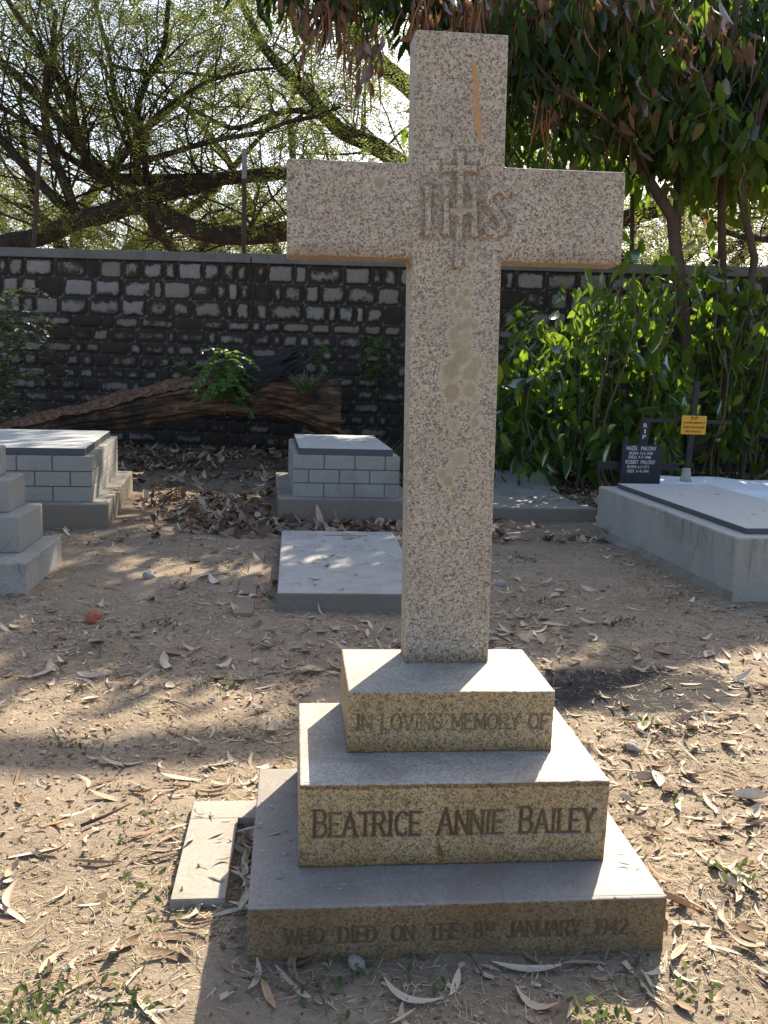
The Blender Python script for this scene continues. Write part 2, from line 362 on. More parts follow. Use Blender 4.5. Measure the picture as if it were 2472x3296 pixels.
def grid_ground():
    xs = axis(-8, 9, -2.2, 2.6, .028, .14); ys = axis(-4, 15, -1.3, 3.2, .028, .12)
    outer = np.array([-400., -120, -40, -16]); xs = np.r_[outer, xs, [18, 50, 140, 400]]; ys = np.r_[[-300, -80, -20, -8], ys, [22, 40, 90, 200, 500]]
    X, Y = np.meshgrid(xs, ys); Z = gz(X, Y); Z[(Y > 16) | (abs(X) > 12)] = .0
    V = np.stack([X, Y, Z], -1).reshape(-1, 3); nx = len(xs); i = np.arange(len(ys)-1)[:, None]*nx+np.arange(nx-1)[None]
    Fq = np.stack([i, i+1, i+nx+1, i+nx], -1).reshape(-1, 4)
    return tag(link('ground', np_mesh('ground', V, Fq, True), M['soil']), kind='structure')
grid_ground()

# ------------------------------------------------------------------ engraved letters (own stroke alphabet)
def arc(cx, cy, rx, ry, a0, a1, n=12): return [(cx+rx*math.cos(R(a0+(a1-a0)*i/n)), cy+ry*math.sin(R(a0+(a1-a0)*i/n))) for i in range(n+1)]
G = {
 'A': (.72, [[(0,0),(.36,1),(.72,0)],[(.13,.36),(.59,.36)]]), 'B': (.58, [[(0,0),(0,1)],[(0,1),(.3,1)]+arc(.3,.76,.22,.24,90,-90)+[(0,.52)],[(.3,.52)]+arc(.3,.26,.28,.26,90,-90)+[(0,0)]]),
 'C': (.64, [arc(.36,.5,.36,.5,48,312,20)]), 'D': (.64, [[(0,0),(0,1)],[(0,1),(.22,1)]+arc(.22,.5,.42,.5,90,-90,16)+[(0,0)]]),
 'E': (.54, [[(0,0),(0,1)],[(0,1),(.52,1)],[(0,.52),(.4,.52)],[(0,0),(.54,0)]]), 'F': (.5, [[(0,0),(0,1)],[(0,1),(.5,1)],[(0,.52),(.38,.52)]]),
 'G': (.68, [arc(.36,.5,.36,.5,48,330,20)+[(.66,.45),(.42,.45)]]), 'H': (.64, [[(0,0),(0,1)],[(.64,0),(.64,1)],[(0,.52),(.64,.52)]]),
 'I': (.24, [[(.12,0),(.12,1)]]), 'J': (.36, [[(.36,1),(.36,.2)]+arc(.17,.2,.19,.22,0,-150,8)]), 'L': (.5, [[(0,0),(0,1)],[(0,0),(.5,0)]]),
 'M': (.8, [[(0,0),(.06,1),(.4,.2),(.74,1),(.8,0)]]), 'N': (.66, [[(0,0),(0,1),(.66,0),(.66,1)]]), 'O': (.74, [arc(.37,.5,.37,.5,0,360,28)]),
 'R': (.6, [[(0,0),(0,1)],[(0,1),(.3,1)]+arc(.3,.75,.24,.25,90,-90)+[(0,.5)],[(.28,.5),(.6,0)]]), 'T': (.62, [[(.31,0),(.31,1)],[(0,1),(.62,1)]]),
 'U': (.62, [[(0,1),(0,.3)]+arc(.31,.3,.31,.3,180,360)+[(.62,.3),(.62,1)]]), 'V': (.68, [[(0,1),(.34,0),(.68,1)]]), 'W': (1.0, [[(0,1),(.25,0),(.5,.9),(.75,0),(1,1)]]),
 'Y': (.64, [[(0,1),(.32,.48),(.64,1)],[(.32,.48),(.32,0)]]), '1': (.2, [[(0,.8),(.16,1),(.16,0)]]), '2': (.56, [arc(.27,.72,.27,.28,165,-30,12)+[(0,0),(.56,0)]]),
 '4': (.6, [[(.42,0),(.42,1),(0,.3),(.6,.3)]]), '8': (.54, [arc(.27,.75,.22,.25,-90,270,18),arc(.27,.26,.27,.26,90,450,20)]), '9': (.54, [arc(.27,.7,.26,.3,0,360,20),[(.53,.7)]+arc(.22,.6,.31,.6,10,-75,8)]),
 'H_': None}
SERIF = set('ABDEFHIJLMNRTUVWY14')
def strokes(text, size, smallcap=1.0, gap=.2, space=.55):
    """polylines of a line of capitals starting at x=0, and its width; first letters of words at full size when smallcap < 1"""
    x = 0; out = []; first = True
    i = 0
    while i < len(text):
        ch = text[i]
        if ch == ' ': x += space*size; first = True; i += 1; continue
        sup = ch == '^'
        if sup: i += 1; ch = text[i]
        s = size*(.45 if sup else (1 if first else smallcap)); oy = size*.5 if sup else 0
        first = False; w, pls = G[ch]
        for pl in pls: out.append([(x+px*s, oy+py*s) for px, py in pl])
        if ch in SERIF:
            for pl in pls:
                for e in (pl[0], pl[-1]):
                    if e[1] in (0, 1) and len(pl) < 6 and not (ch in 'EFLTDB' and len(pl) == 2 and pl[0][1] == pl[1][1]):
                        out.append([(x+(e[0]-.07)*s, oy+e[1]*s), (x+(e[0]+.07)*s, oy+e[1]*s)])
        x += w*s+gap*s; i += 1
    return out, x-gap*size
def stroke_mesh(pls, t, ox, oz, y0, y1, mbf=None):
    """mitred ribbon of each polyline in the XZ plane; solid from y0 to y1 (or a flat sheet at y0 when y1 is None)"""
    b = MB(); y00, y11 = y0, y1
    for ip, pl in enumerate(pls):
        y0 = y00-ip*1.5e-5; y1 = None if y11 is None else y11+ip*1.3e-5
        P = [np.array(p) for p in pl]; closed = np.linalg.norm(P[0]-P[-1]) < 1e-6; n = len(P); L = []; Rr = []
        for i in range(n):
            a_ = P[i]-P[i-1] if i > 0 else (P[i]-P[-2] if closed else P[1]-P[0])
            c_ = P[i+1]-P[i] if i < n-1 else (P[1]-P[0] if closed else P[-1]-P[-2])
            a_ = a_/np.linalg.norm(a_); c_ = c_/np.linalg.norm(c_); m = a_+c_
            m = m/np.linalg.norm(m) if np.linalg.norm(m) > 1e-3 else a_
            nm = np.array([-m[1], m[0]]); k = min(1.6, 1/max(.35, float(np.dot(nm, [-a_[1], a_[0]]))))
            ex = np.zeros(2)
            if not closed and i == 0: ex = -a_*t*.5
            if not closed and i == n-1: ex = c_*t*.5
            L.append(P[i]+ex+nm*t/2*k); Rr.append(P[i]+ex-nm*t/2*k)
        vs = []; fs = []
        for i in range(n):
            for q in (L[i], Rr[i]):
                vs.append((ox+q[0], y0, oz+q[1]))
                if y1 is not None: vs.append((ox+q[0], y1, oz+q[1]))
        if y1 is None:
            for i in range(n-1): fs.append((2*i, 2*i+2, 2*i+3, 2*i+1)[::-1])
        else:
            for i in range(n-1):
                a0, a1, b0, b1 = 4*i, 4*i+1, 4*i+2, 4*i+3; c0, c1, d0, d1 = a0+4, a1+4, b0+4, b1+4
                fs += [(a0, c0, d0, b0)[::-1], (a1, c1, d1, b1), (a0, a1, c1, c0)[::-1], (b0, b1, d1, d0)]
            fs += [(0, 1, 3, 2), (4*n-4, 4*n-3, 4*n-1, 4*n-2)[::-1]]
        b.add(vs, fs)
    return b
def stone_block(name, x0, x1, y0, y1, z0, z1, mat, parent, bw=.006):
    b = MB(); b.box(x0, x1, y0, y1, z0, z1); me = b.mesh(name)
    bm = bmesh.new(); bm.from_mesh(me); bmesh.ops.bevel(bm, geom=bm.edges[:], offset=bw, segments=2, affect='EDGES', profile=.5); bm.to_mesh(me); bm.free()
    return link(name, me, mat, parent)

# ------------------------------------------------------------------ the granite cross memorial
mem = empty('cross_memorial', (0, 0, 0), 'tall speckled granite cross with lichen on three inscribed stepped blocks', 'gravestone')
Z1, Z2, Z3 = .6, .4008, .1434
blk3 = stone_block('bottom_step', -.587, .587, -.561, .27, -.06, Z3, M['plinth'], mem, .005)
blk2 = stone_block('middle_step', .0086-.459, .0086+.459, -.368, .248, Z3, Z2, M['block'], mem, .005)
blk1 = stone_block('top_step', .0223-.326, .0223+.326, -.158, .2475, Z2, Z1, M['block'], mem, .005)
def carved_face(name, x0, x1, z0, z1, yf, pls, t, depth, worn, mat, parent, label, amt=1., res=.0021, back=.014, rnd=.006):
    """a block's front as a fine height field: letters are cut in with sloping sides, arrises are worn round"""
    xs = np.r_[x0, np.linspace(x0+.0004, x1-.0004, int((x1-x0)/res)), x1]; zs = np.r_[z0, np.linspace(z0+.0004, z1-.0004, int((z1-z0)/res)), z1]
    X, Z = np.meshgrid(xs, zs); D = np.full(X.shape, 1.)
    for pl in pls:
        for (ax, az), (bx, bz) in zip(pl[:-1], pl[1:]):
            i0, i1 = np.searchsorted(xs, min(ax, bx)-t), np.searchsorted(xs, max(ax, bx)+t); j0, j1 = np.searchsorted(zs, min(az, bz)-t), np.searchsorted(zs, max(az, bz)+t)
            px, pz = X[j0:j1, i0:i1]-ax, Z[j0:j1, i0:i1]-az; L2 = (bx-ax)**2+(bz-az)**2+1e-12; u = np.clip((px*(bx-ax)+pz*(bz-az))/L2, 0, 1)
            D[j0:j1, i0:i1] = np.minimum(D[j0:j1, i0:i1], np.hypot(px-u*(bx-ax), pz-u*(bz-az)))
    D = D+.0006*n2(X, Z, 260, 3.); q = np.clip(1.25-D/(t*.5), 0, 1); wr = np.clip(1-worn*(.5+.9*n2(X, Z, 14, 7.)), .25, 1)
    e = np.minimum(np.minimum(X-x0, x1-X), np.minimum(Z-z0, z1-Z)); e = np.clip(e+.0022*n2(X, Z, 60, 2.)*(e < .02), 0, 1)
    Y = yf+depth*q**.6*wr+rnd*np.clip(1-e/rnd, 0, 1)**2.2+.0005*n2(X, Z, 150, 4.)+.0009*n2(X, Z, 22, 5.)
    Y[0, :] = Y[-1, :] = yf+back; Y[:, 0] = Y[:, -1] = yf+back
    nx_, nz_ = len(xs), len(zs); i = np.arange(nz_-1)[:, None]*nx_+np.arange(nx_-1)[None]
    me = np_mesh(name, np.stack([X, Y, Z], -1).reshape(-1, 3), np.stack([i, i+1, i+nx_+1, i+nx_], -1).reshape(-1, 4), True)
    at_ = me.attributes.new('grime', 'FLOAT', 'POINT'); at_.data.foreach_set('value', (np.clip(q*1.5, 0, 1)*wr*amt).ravel().astype(np.float32))
    return tag(link(name, me, mat, parent), label)
def inscribe(block, x0b, x1b, z0b, z1b, text, size, x0, x1, z, yf, t, mat, smallcap=1., depth=.005, space=.55, worn=.2, amt=1.):
    pls, w = strokes(text, size, smallcap, space=space); k = (x1-x0)/w
    carved_face('inscribed_face', x0b, x1b, z0b, z1b, yf, [[(x0+px*k, z+py) for px, py in pl] for pl in pls], t, depth, worn, mat, block, 'engraved words ' + text.replace('^', ''), amt)
inscribe(blk3, -.587, .587, -.06, Z3, 'WHO DIED ON THE 8^T^H JANUARY 1942', .046, -.485, .475, .032, -.575, .0085, M['plinth'], 1., .006, 1.0, .10, .72)
inscribe(blk2, .0086-.459, .0086+.459, Z3, Z2, 'BEATRICE ANNIE BAILEY', .082, -.405, .425, .238, -.382, .0105, M['block'], .88, .008, .75, .15, .95)
inscribe(blk1, .0223-.326, .0223+.326, Z2, Z1, 'IN LOVING MEMORY OF', .05, -.275, .330, .475, -.172, .0078, M['block'], 1., .006, .6, .30, .6)
# cross
CX, CY, CTX, CTY, CRZ = .0483, .0981, -.017, .0258, .015
crossE = Euler((-CTY, CTX, CRZ)).to_matrix().to_4x4(); CMAT = Matrix.Translation((CX, CY, Z1)) @ crossE
HWB, HWT, CD = .1435, .1465, .122
LL, LR, ZAB, ZAT, ZT = -.539, .546, 1.9327-.6, 2.2224-.6, 2.6164-.6
prof = [(-HWB, -.004), (HWB, -.004), (HWT, ZAB), (LR, ZAB), (LR, ZAT), (HWT, ZAT), (HWT, ZT), (-HWT, ZT), (-HWT, ZAT), (LL, ZAT), (LL, ZAB), (-HWT, ZAB)]
b = MB(); n = len(prof); b.add([(x, 0, z) for x, z in prof]+[(x, CD, z) for x, z in prof], [tuple(range(n)), tuple(range(2*n-1, n-1, -1))]+[(i, i+n, (i+1) % n+n, (i+1) % n) for i in range(n)])
crs = b.build('cross', M['cross'], mem); crs.matrix_local = CMAT; bevel(crs, .007, 3)
CINV = np.array(CMAT.inverted()); 
def on_cross(nx, ny):
    """native pixel -> (x, z) in the cross's own front plane"""
    d = CINV[:3, :3] @ ray_dir(nx, ny); o = CINV[:3, :3] @ CAM + CINV[:3, 3]; t = -o[1]/d[1]; p = o+d*t; return p[0], p[2]
# raised monogram
def A_(x, y): return on_cross(1280+x*.3616, 440+y*.3616)
def monogram():
    gx = np.arange(180, 1041, 5.0); gy = np.arange(90, 1221, 5.0); X, Y = np.meshgrid(gx, gy); S = np.full(X.shape, -50.)   # signed: > 0 inside a letter
    def upright(xc, y0, y1, w, fl): 
        v = np.clip((Y-(y0+y1)/2)/((y1-y0)/2), -1.3, 1.3); return np.minimum(w+fl*np.abs(v)**3-np.abs(X-xc), np.minimum(Y-y0, y1-Y))
    def bar_(x0, x1, yc, w, fl):
        v = np.clip((X-(x0+x1)/2)/((x1-x0)/2), -1.3, 1.3); return np.minimum(w+fl*np.abs(v)**3-np.abs(Y-yc), np.minimum(X-x0, x1-X))
    for f in (upright(269, 425, 875, 26, 14), upright(426, 430, 880, 26, 14), upright(675, 445, 890, 26, 14), upright(544+(Y-640)*-.018, 130, 1165, 31, 10), bar_(398, 702, 282, 26, 18), bar_(455, 690, 662, 29, 2)): S = np.maximum(S, f)
    SP = [(962, 505), (930, 478), (885, 466), (840, 480), (808, 520), (806, 565), (832, 620), (880, 680), (920, 735), (938, 790), (915, 840), (870, 866), (825, 858), (800, 832)]
    for (ax, ay), (bx, by) in zip(SP[:-1], SP[1:]):
        u = np.clip(((X-ax)*(bx-ax)+(Y-ay)*(by-ay))/((bx-ax)**2+(by-ay)**2), 0, 1); S = np.maximum(S, 36-np.hypot(X-ax-u*(bx-ax), Y-ay-u*(by-ay)))
    H = .0105*np.clip((S+3)/9, 0, 1)*(1-.12*np.clip(n2(X, Y, .02, 3.), 0, 1))+.0007+.0004*n2(X, Y, .09, 2.)
    near = np.clip((S+62)/40, 0, 1)*(S < 1); dirt = near*np.clip(.62+.55*n2(X, Y, .014, 8.)+.25*n2(X, Y, .05, 3.), 0, .9)*((Y > 300) & (Y < 930) | (S > -25))
    H[0, :] = H[-1, :] = -.002; H[:, 0] = H[:, -1] = -.002
    c00, c10, c01, c11 = [np.array(A_(*p)) for p in ((gx[0], gy[0]), (gx[-1], gy[0]), (gx[0], gy[-1]), (gx[-1], gy[-1]))]
    u = ((X-gx[0])/(gx[-1]-gx[0]))[..., None]; v = ((Y-gy[0])/(gy[-1]-gy[0]))[..., None]; P = c00*(1-u)*(1-v)+c10*u*(1-v)+c01*(1-u)*v+c11*u*v
    n_ = len(gx); i = np.arange(len(gy)-1)[:, None]*n_+np.arange(n_-1)[None]
    out = ((abs(P[..., 0]) > HWT-.009) & ((P[..., 1] > ZAT-.009) | (P[..., 1] < ZAB+.009))).ravel(); Fm = np.stack([i, i+n_, i+n_+1, i+1], -1).reshape(-1, 4); Fm = Fm[~out[Fm].any(1)]
    me = np_mesh('monogram', np.stack([P[..., 0], -H, P[..., 1]], -1).reshape(-1, 3), Fm, True)
    at_ = me.attributes.new('grime', 'FLOAT', 'POINT'); at_.data.foreach_set('value', (dirt*.62).ravel().astype(np.float32))
    tag(link('monogram', me, M['cross'], crs), 'raised letters IHS with a tall thin cross through them')
monogram()
# lichen crusts
LA = [(75,530,30),(205,550,22),(650,955,38),(655,1080,48),(690,1185,14),(520,1245,34),(600,1212,36),(715,1240,18),(485,1378,62),(650,1320,42),(610,1385,45),(560,1440,45),(530,1490,45),(610,1500,60),(665,1535,38),(480,1550,28),(510,1600,35),(560,1690,60),(620,1660,75),(680,1690,48),(500,1760,70),(600,1790,85),(520,1860,72),(610,1900,65),(560,1960,105),(700,2010,78),(480,2070,110),(640,2100,115),(450,2150,88),(545,650,62),(650,622,42),(940,1330-600,16),(850,1840,1)]
LB = [(420,60,90),(560,40,80),(600,100,40),(400,110,40),(350,135,22),(500,145,40),(590,180,45),(410,200,30),(370,260,38),(430,310,56),(600,290,52),(640,380,20),(610,415,42),(325,462,28),(550,450,30),(430,390,28),(480,560,78),(340,690,48),(400,655,42),(390,740,58),(470,675,26),(430,810,36),(570,700,45),(600,865,46),(400,885,28),(480,990,28),(585,1050,36),(600,1000,18),(330,1140,52),(395,1185,26),(515,1135,23),(130,655,22),(160,745,26),(180,710,16),(410,535,38)]
spots = [(1280+x*.3616, 440+y*.3616, r*.3616) for x, y, r in LA]+[(1280+x*.4159, 1240+y*.4159, r*.4159) for x, y, r in LB]+[(1221.8, 588.3, 27), (1213, 660, 8), (1232, 716, 9)]
circ = [(*on_cross(px, py), pr*2.95/F_PX) for px, py, pr in spots]
def lichen_field(X, Z):
    halo = np.zeros(X.shape); core = np.zeros(X.shape); W = .5*n2(X, Z, 60, 4.)+.5*n2(X, Z, 160, 9.)
    for i, (cx, cz, r) in enumerate(circ):
        d = np.hypot(X-cx, (Z-cz)*(.9+.2*((i*37) % 10)/10))/r+.16*W+.05*n2(X, Z, 30, i*1.3); halo = np.maximum(halo, np.clip((1.02-d)/.10, 0, 1)); core = np.maximum(core, np.clip((.80-d)/.28, 0, 1)*(.55+.45*((i*53) % 7)/6))
    return halo, core
def attr(me, nm, v): me.attributes.new(nm, 'FLOAT', 'POINT').data.foreach_set('value', np.ascontiguousarray(v, dtype=np.float32).ravel())
def front_patch(name, x0, x1, z0, z1, label):
    xs = np.linspace(x0, x1, int((x1-x0)/.0024)); zs = np.linspace(z0, z1, int((z1-z0)/.0024)); X, Z = np.meshgrid(xs, zs); hl, cr = lichen_field(X, Z)
    Y = -.0006-.0009*hl-.0006*cr-.0004*n2(X, Z, 150, 2.)*hl; Y[0, :] = Y[-1, :] = .002; Y[:, 0] = Y[:, -1] = .002
    n_ = len(xs); i = np.arange(len(zs)-1)[:, None]*n_+np.arange(n_-1)[None]
    me = np_mesh(name, np.stack([X, Y, Z], -1).reshape(-1, 3), np.stack([i, i+1, i+n_+1, i+n_], -1).reshape(-1, 4), True); attr(me, 'lichen', hl); attr(me, 'lichen_core', cr)
    return tag(link(name, me, M['cross'], crs), label)
front_patch('lichen_crust', -.134, .134, .30, A_(545, 1220)[1]+.006, 'olive and buff lichen crusts running down the shaft')
lx, lz = on_cross(1216, 610); front_patch('lichen_crust', lx-.05, lx+.05, lz-.10, lz+.06, 'round olive lichen spot on the left arm')
mm = bpy.data.objects['monogram'].data; co = np.zeros(len(mm.vertices)*3); mm.vertices.foreach_get('co', co); co = co.reshape(-1, 3); hl, cr = lichen_field(co[:, 0], co[:, 2]); attr(mm, 'lichen', hl); attr(mm, 'lichen_core', cr)
def sheet(pts, mat, name, lab, parent, h=.0008, conv=None):
    P = [(conv or on_cross)(*p) for p in pts]; b = MB(); b.add([(x, -h, z) for x, z in P], [tuple(range(len(P)))]); return tag(b.build(name, mat, parent), lab)
c5_ = lambda x, y: (1280+x*.25316, 60+y*.25316)
lpts = [(945,515),(990,560),(1018,650),(1028,760),(1050,830),(1025,930),(1030,1060),(1045,1180),(1064,1330),(1065,1460),(1058,1575),(1030,1560),(1010,1480),(975,1350),(958,1220),(955,1100),(950,960),(960,850),(948,700)]
sheet([c5_(*p) for p in lpts][::-1], M['ochre'], 'ochre_streak', 'ochre mud streak near the top', crs)

def face_px(yf):
    def f(nx, ny):
        d = ray_dir(nx, ny); p = CAM+d*((yf-CAM[1])/d[1]); return p[0], p[2]
    return f
c2_ = lambda x, y: (760+x*.4219, 2400+y*.4219)
sheet([c2_(*p) for p in [(1540, 745), (1568, 770), (1580, 830), (1570, 900), (1562, 925), (1548, 900), (1535, 840)]][::-1], M['rust'], 'rust_run', 'dark brown wet run', blk2, .3825, face_px(-.3825))
c1_ = lambda x, y: (1000+x*.5425, 1980+y*.5425)
sheet([c1_(*p) for p in [(1000, 458), (1030, 456), (1042, 500), (1040, 545), (1028, 505), (1012, 480)]][::-1], M['ochre'], 'ochre_streak', 'pale ochre run', blk1, .1725, face_px(-.1725))

# kerb lying left of the memorial: an L of flat concrete
kb = MB(); kb.add([(-.83, -.31, -.05), (-.66, -.31, -.05), (-.66, .16, -.05), (-.83, .16, -.05), (-.825, -.31, .009), (-.665, -.31, .009), (-.655, .16, .013), (-.82, .16, .013)], [(3,2,1,0),(4,5,6,7),(0,1,5,4),(1,2,6,5),(2,3,7,6),(3,0,4,7)])
kb.box(-.82, -.587, .1605, .285, -.05, .0135)
bevel(tag(kb.build('grave_kerb', M['kerb']), 'flat L of pale concrete kerb half buried beside the stepped cross base', 'kerb'), .002)

# ------------------------------------------------------------------ table tombs of granite ashlar
def ashlar(mb, x0, x1, y0, y1, z0, z1, rows, step, side=.30):
    hz = (z1-z0)/rows; g = .010
    mb.box(x0+.006, x1-.006, y0+.006, y1-.006, z0, z1-.002, 1)
    for r in range(rows):
        za, zb = z0+r*hz+(g/2 if r else 0), z0+(r+1)*hz-(g/2 if r < rows-1 else 0)
        o = (r % 2)*step*.5
        xs = sorted({x0, x1, *[x for x in np.arange(x0+o+(step if o == 0 else 0), x1-.04, step)]})
        for i in range(len(xs)-1):
            a_, c_ = xs[i]+(g/2 if i else 0), xs[i+1]-(g/2 if i < len(xs)-2 else 0)
            mb.box(a_, c_, y0, y0+.09, za, zb); mb.box(a_, c_, y1-.09, y1, za, zb)
        ys = sorted({y0+.09, y1-.09, *[y for y in np.arange(y0+.09+(step*.5 if r % 2 else step), y1-.12, step)]})
        for i in range(len(ys)-1):
            a_, c_ = ys[i]+(g/2 if i else .004), ys[i+1]-(g/2 if i < len(ys)-2 else .004)
            mb.box(x0, x0+.09, a_, c_, za, zb); mb.box(x1-.09, x1, a_, c_, za, zb)
def table_tomb(x0, x1, y0, y1, label, rot, px):
    t = empty('table_tomb', (px, y0, 0), label, 'tomb', 'granite table tombs in front of the wall', (0, 0, R(rot)))
    T = Matrix.Translation((-px, -y0, 0))
    b = MB(); b.box(x0, x1, y0, y1, -.08, .225); o = b.build('plinth', M['concrete_old'], t); o.data.transform(T); bevel(o, .012)
    b = MB(); ashlar(b, x0+.15, x1-.15, y0+.14, y1-.16, .225, .645, 3, .31); o = b.build('body', [M['ashlar'], M['joint']], t); o.data.transform(T); bevel(o, .004, 1)
    b = MB(); b.box(x0+.21, x1-.22, y0+.20, y1-.26, .645, .715); o = b.build('cover_slab', M['greyslab'], t); o.data.transform(T); bevel(o, .004)
    b = MB(); b.box(x0+.207, x1-.217, y0+.197, y1-.257, .646, .712); o = b.build('slab_edge', M['darkslab'], t); o.data.transform(T)
    return t
table_tomb(-4.05, -2.16, 5.55, 8.0, 'granite block table tomb behind the grey stepped memorial at the frame edge', 4.6, -2.17)
table_tomb(-.62, .76, 6.08, 8.2, 'granite block table tomb behind the flat slab carrying a small cross', 1.8, -.62)

# stepped memorial cut by the left edge of the photo
sm = empty('stepped_memorial', (-2.8, 3.8, 0), 'grey memorial of four stacked steps at the left edge of the photo', 'gravestone')
for i, (x0, x1, y0, y1, z0, z1) in enumerate([(-3.45, -2.25, 3.28, 4.24, -.06, .19), (-3.3, -2.375, 3.6, 4.2, .19, .448), (-3.19, -2.49, 3.76, 4.17, .448, .68), (-3.08, -2.61, 3.86, 4.14, .68, .895)]):
    b = MB(); b.box(x0+2.8, x1+2.8, y0-3.8, y1-3.8, z0, z1); bevel(b.build('step', M['ashlar'] if i else M['concrete'], sm), .01)

# flat slab with a small carved cross
fs = empty('flat_grave_slab', (-.09, 3.95, 0), 'flat grey concrete grave slab with small carved cross near its far end', 'grave slab')
b = MB(); b.box(-.48, .505, -1.07, 1.08, -.05, .108); sl_ = b.build('slab', M['slabtop'], fs); bevel(sl_, .014)
b = MB(); b.box(-.115, .265, .86, .885, .106, .113); b.box(.045, .125, .70, .858, .106, .1125); b.box(.045, .125, .887, .95, .106, .1125); bevel(b.build('carved_cross', M['concrete_old'], fs), .002)
b = MB(); b.box(-.84, -.72, 2.75, 3.75, -.05, .009); b.box(-.80, -.70, 3.77, 4.75, -.05, .007); tag(b.build('kerb_strip', concrete('earthy concrete', (.215, .165, .11), (.29, .23, .165), (.15, .11, .075), 7, .6)), 'broken low concrete kerb strip sunk in soil beside flat slab', 'kerb')

# rendered tomb on the right
rt = empty('raised_tomb', (2.655, 3.17, 0), 'long raised tomb of stained grey render with thin dark slab on top', 'tomb', rot=(0, 0, R(2.6)))
b = MB(); b.box(0, 1.25, 0, 2.62, -.08, .455); o = b.build('body', M['tomb'], rt); bevel(o, .018, 3)
b = MB(); b.box(.15, 1.12, .15, 2.5, .455, .50); o = b.build('cover_slab', [M['greyslab']], rt); bevel(o, .004)
b = MB(); b.box(.146, 1.124, .146, 2.504, .4555, .4965); o = b.build('slab_edge', M['darkslab'], rt)
# cement skirt spilling along the foot
b = MB(); V = []
for i in range(25):
    y = i/24*2.6; w = (.03+.07*random.random())*min(1, i/2, (24-i)/3)+.002; V.append((y, w))
for i in range(24):
    (ya, wa), (yb, wb) = V[i], V[i+1]; b.add([(-wa, ya, -.03), (-wb, yb, -.03), (.0, yb, .06), (.0, ya, .06)], [(0, 1, 2, 3)])
b.build('cement_skirt', M['concrete_old'], rt, True)

# text helper for painted signs (flat raised letters)
def text_mesh(s, size, depth=.0012, align='CENTER', offset=0.):
    cu = bpy.data.curves.new('t', 'FONT'); cu.body = s; cu.size = size; cu.extrude = depth; cu.align_x = align; cu.offset = offset; cu.resolution_u = 3
    o = bpy.data.objects.new('t', cu); COL.objects.link(o); bpy.context.view_layer.update()
    dg = bpy.context.evaluated_depsgraph_get(); me = bpy.data.meshes.new_from_object(o.evaluated_get(dg)).copy(); bpy.data.objects.remove(o); me.materials.clear()
    me.transform(Matrix.Rotation(math.pi/2, 4, 'X')); return me
def lines(parent, rows, mat, y, name='lettering', width=None):
    for s, size, x, z, w in rows:                         # each written line is a part
        me = text_mesh(s, size); xs = [v.co.x for v in me.vertices]; k = w/(max(xs)-min(xs)); mid = (max(xs)+min(xs))/2
        for v in me.vertices: v.co = ((v.co.x-mid)*k+x, v.co.y+y, v.co.z+z)
        me.name = name; tag(link(name, me, mat, parent), 'painted words ' + ' '.join(s.split()) if len(s) > 1 else 'painted letter ' + s)
# black cross with name board
bc = empty('black_grave_cross', (3.05, 6.05, 0), 'black painted wooden cross with square name board behind raised tomb', 'grave cross')
b = MB(); pw = .042
b.add([(-pw-.01, -.02, -.1), (pw-.01, -.02, -.1), (pw-.01, .02, -.1), (-pw-.01, .02, -.1), (-pw+.02, -.02, 1.08), (pw+.02, -.02, 1.08), (pw+.02, .02, 1.08), (-pw+.02, .02, 1.08), (.02, -.02, 1.135), (.02, .02, 1.135)],
      [(3,2,1,0),(0,1,5,8,4),(2,3,7,9,6),(1,2,6,9,8,5),(3,0,4,8,9,7)])
up = b.build('upright', M['black'], bc); bevel(up, .003)
lines(up, [('R', .062, .016, 1.028, .04), ('I', .062, .015, .970, .012), ('P', .062, .013, .912, .036)], M['lettering'], -.0215)
b = MB(); b.box(-.43, .42, .0205, .05, .585, .67); bevel(b.build('arm', M['black'], bc), .004)
b = MB(); b.box(-.215, .205, -.052, -.0215, .30, .855); bd = b.build('name_board', M['black'], bc); bevel(bd, .008)
lines(bd, [('HAZEL   MALONY', .058, -.02, .80, .31), ('BORN: 13-5-1920', .042, -.02, .755, .245), ('DIED: 4-7-1986', .042, -.03, .715, .235), ('ROBERT  MALONY', .058, -.02, .66, .31), ('BORN: 6-5-1911', .042, -.04, .617, .225), ('DIED: 11-9-1994', .042, -.04, .572, .225)], M['lettering'], -.0535)
# thin iron cross with yellow plate
ic = empty('iron_grave_cross', (4.02, 7.0, 0), 'thin black iron cross with small yellow plate on the white grave', 'grave cross')
b = MB(); b.box(-.033, .033, -.018, .018, .2, 1.5); o = b.build('upright', M['ironblack'], ic); o.rotation_euler = (0, R(1.5), 0); o.location = (-.045, 0, 0); bevel(o, .004)
b = MB(); b.box(-.61, .46, .0185, .045, 1.025, 1.068); bevel(b.build('arm', M['ironblack'], ic), .004)
b = MB(); b.box(-.16, .13, -.032, -.0245, .905, 1.115); pl_ = b.build('name_plate', M['yellow'], ic); bevel(pl_, .003)
lines(pl_, [('RIP', .052, -.012, 1.07, .085), ('IN LOVING MEMORY OF', .034, -.012, 1.024, .25), ('JOSEPH ALEXANDER', .036, -.015, .973, .255), ('DIED 09.05.2011', .032, -.012, .927, .19)], M['platetext'], -.0335)
b = MB(); b.tube([(-.04, 0, .36), (-.04, 0, .42), (-.04, 0, .52)], [.075, .055, .045], 8, True); b.build('cement_footing', M['concrete'], ic, True)
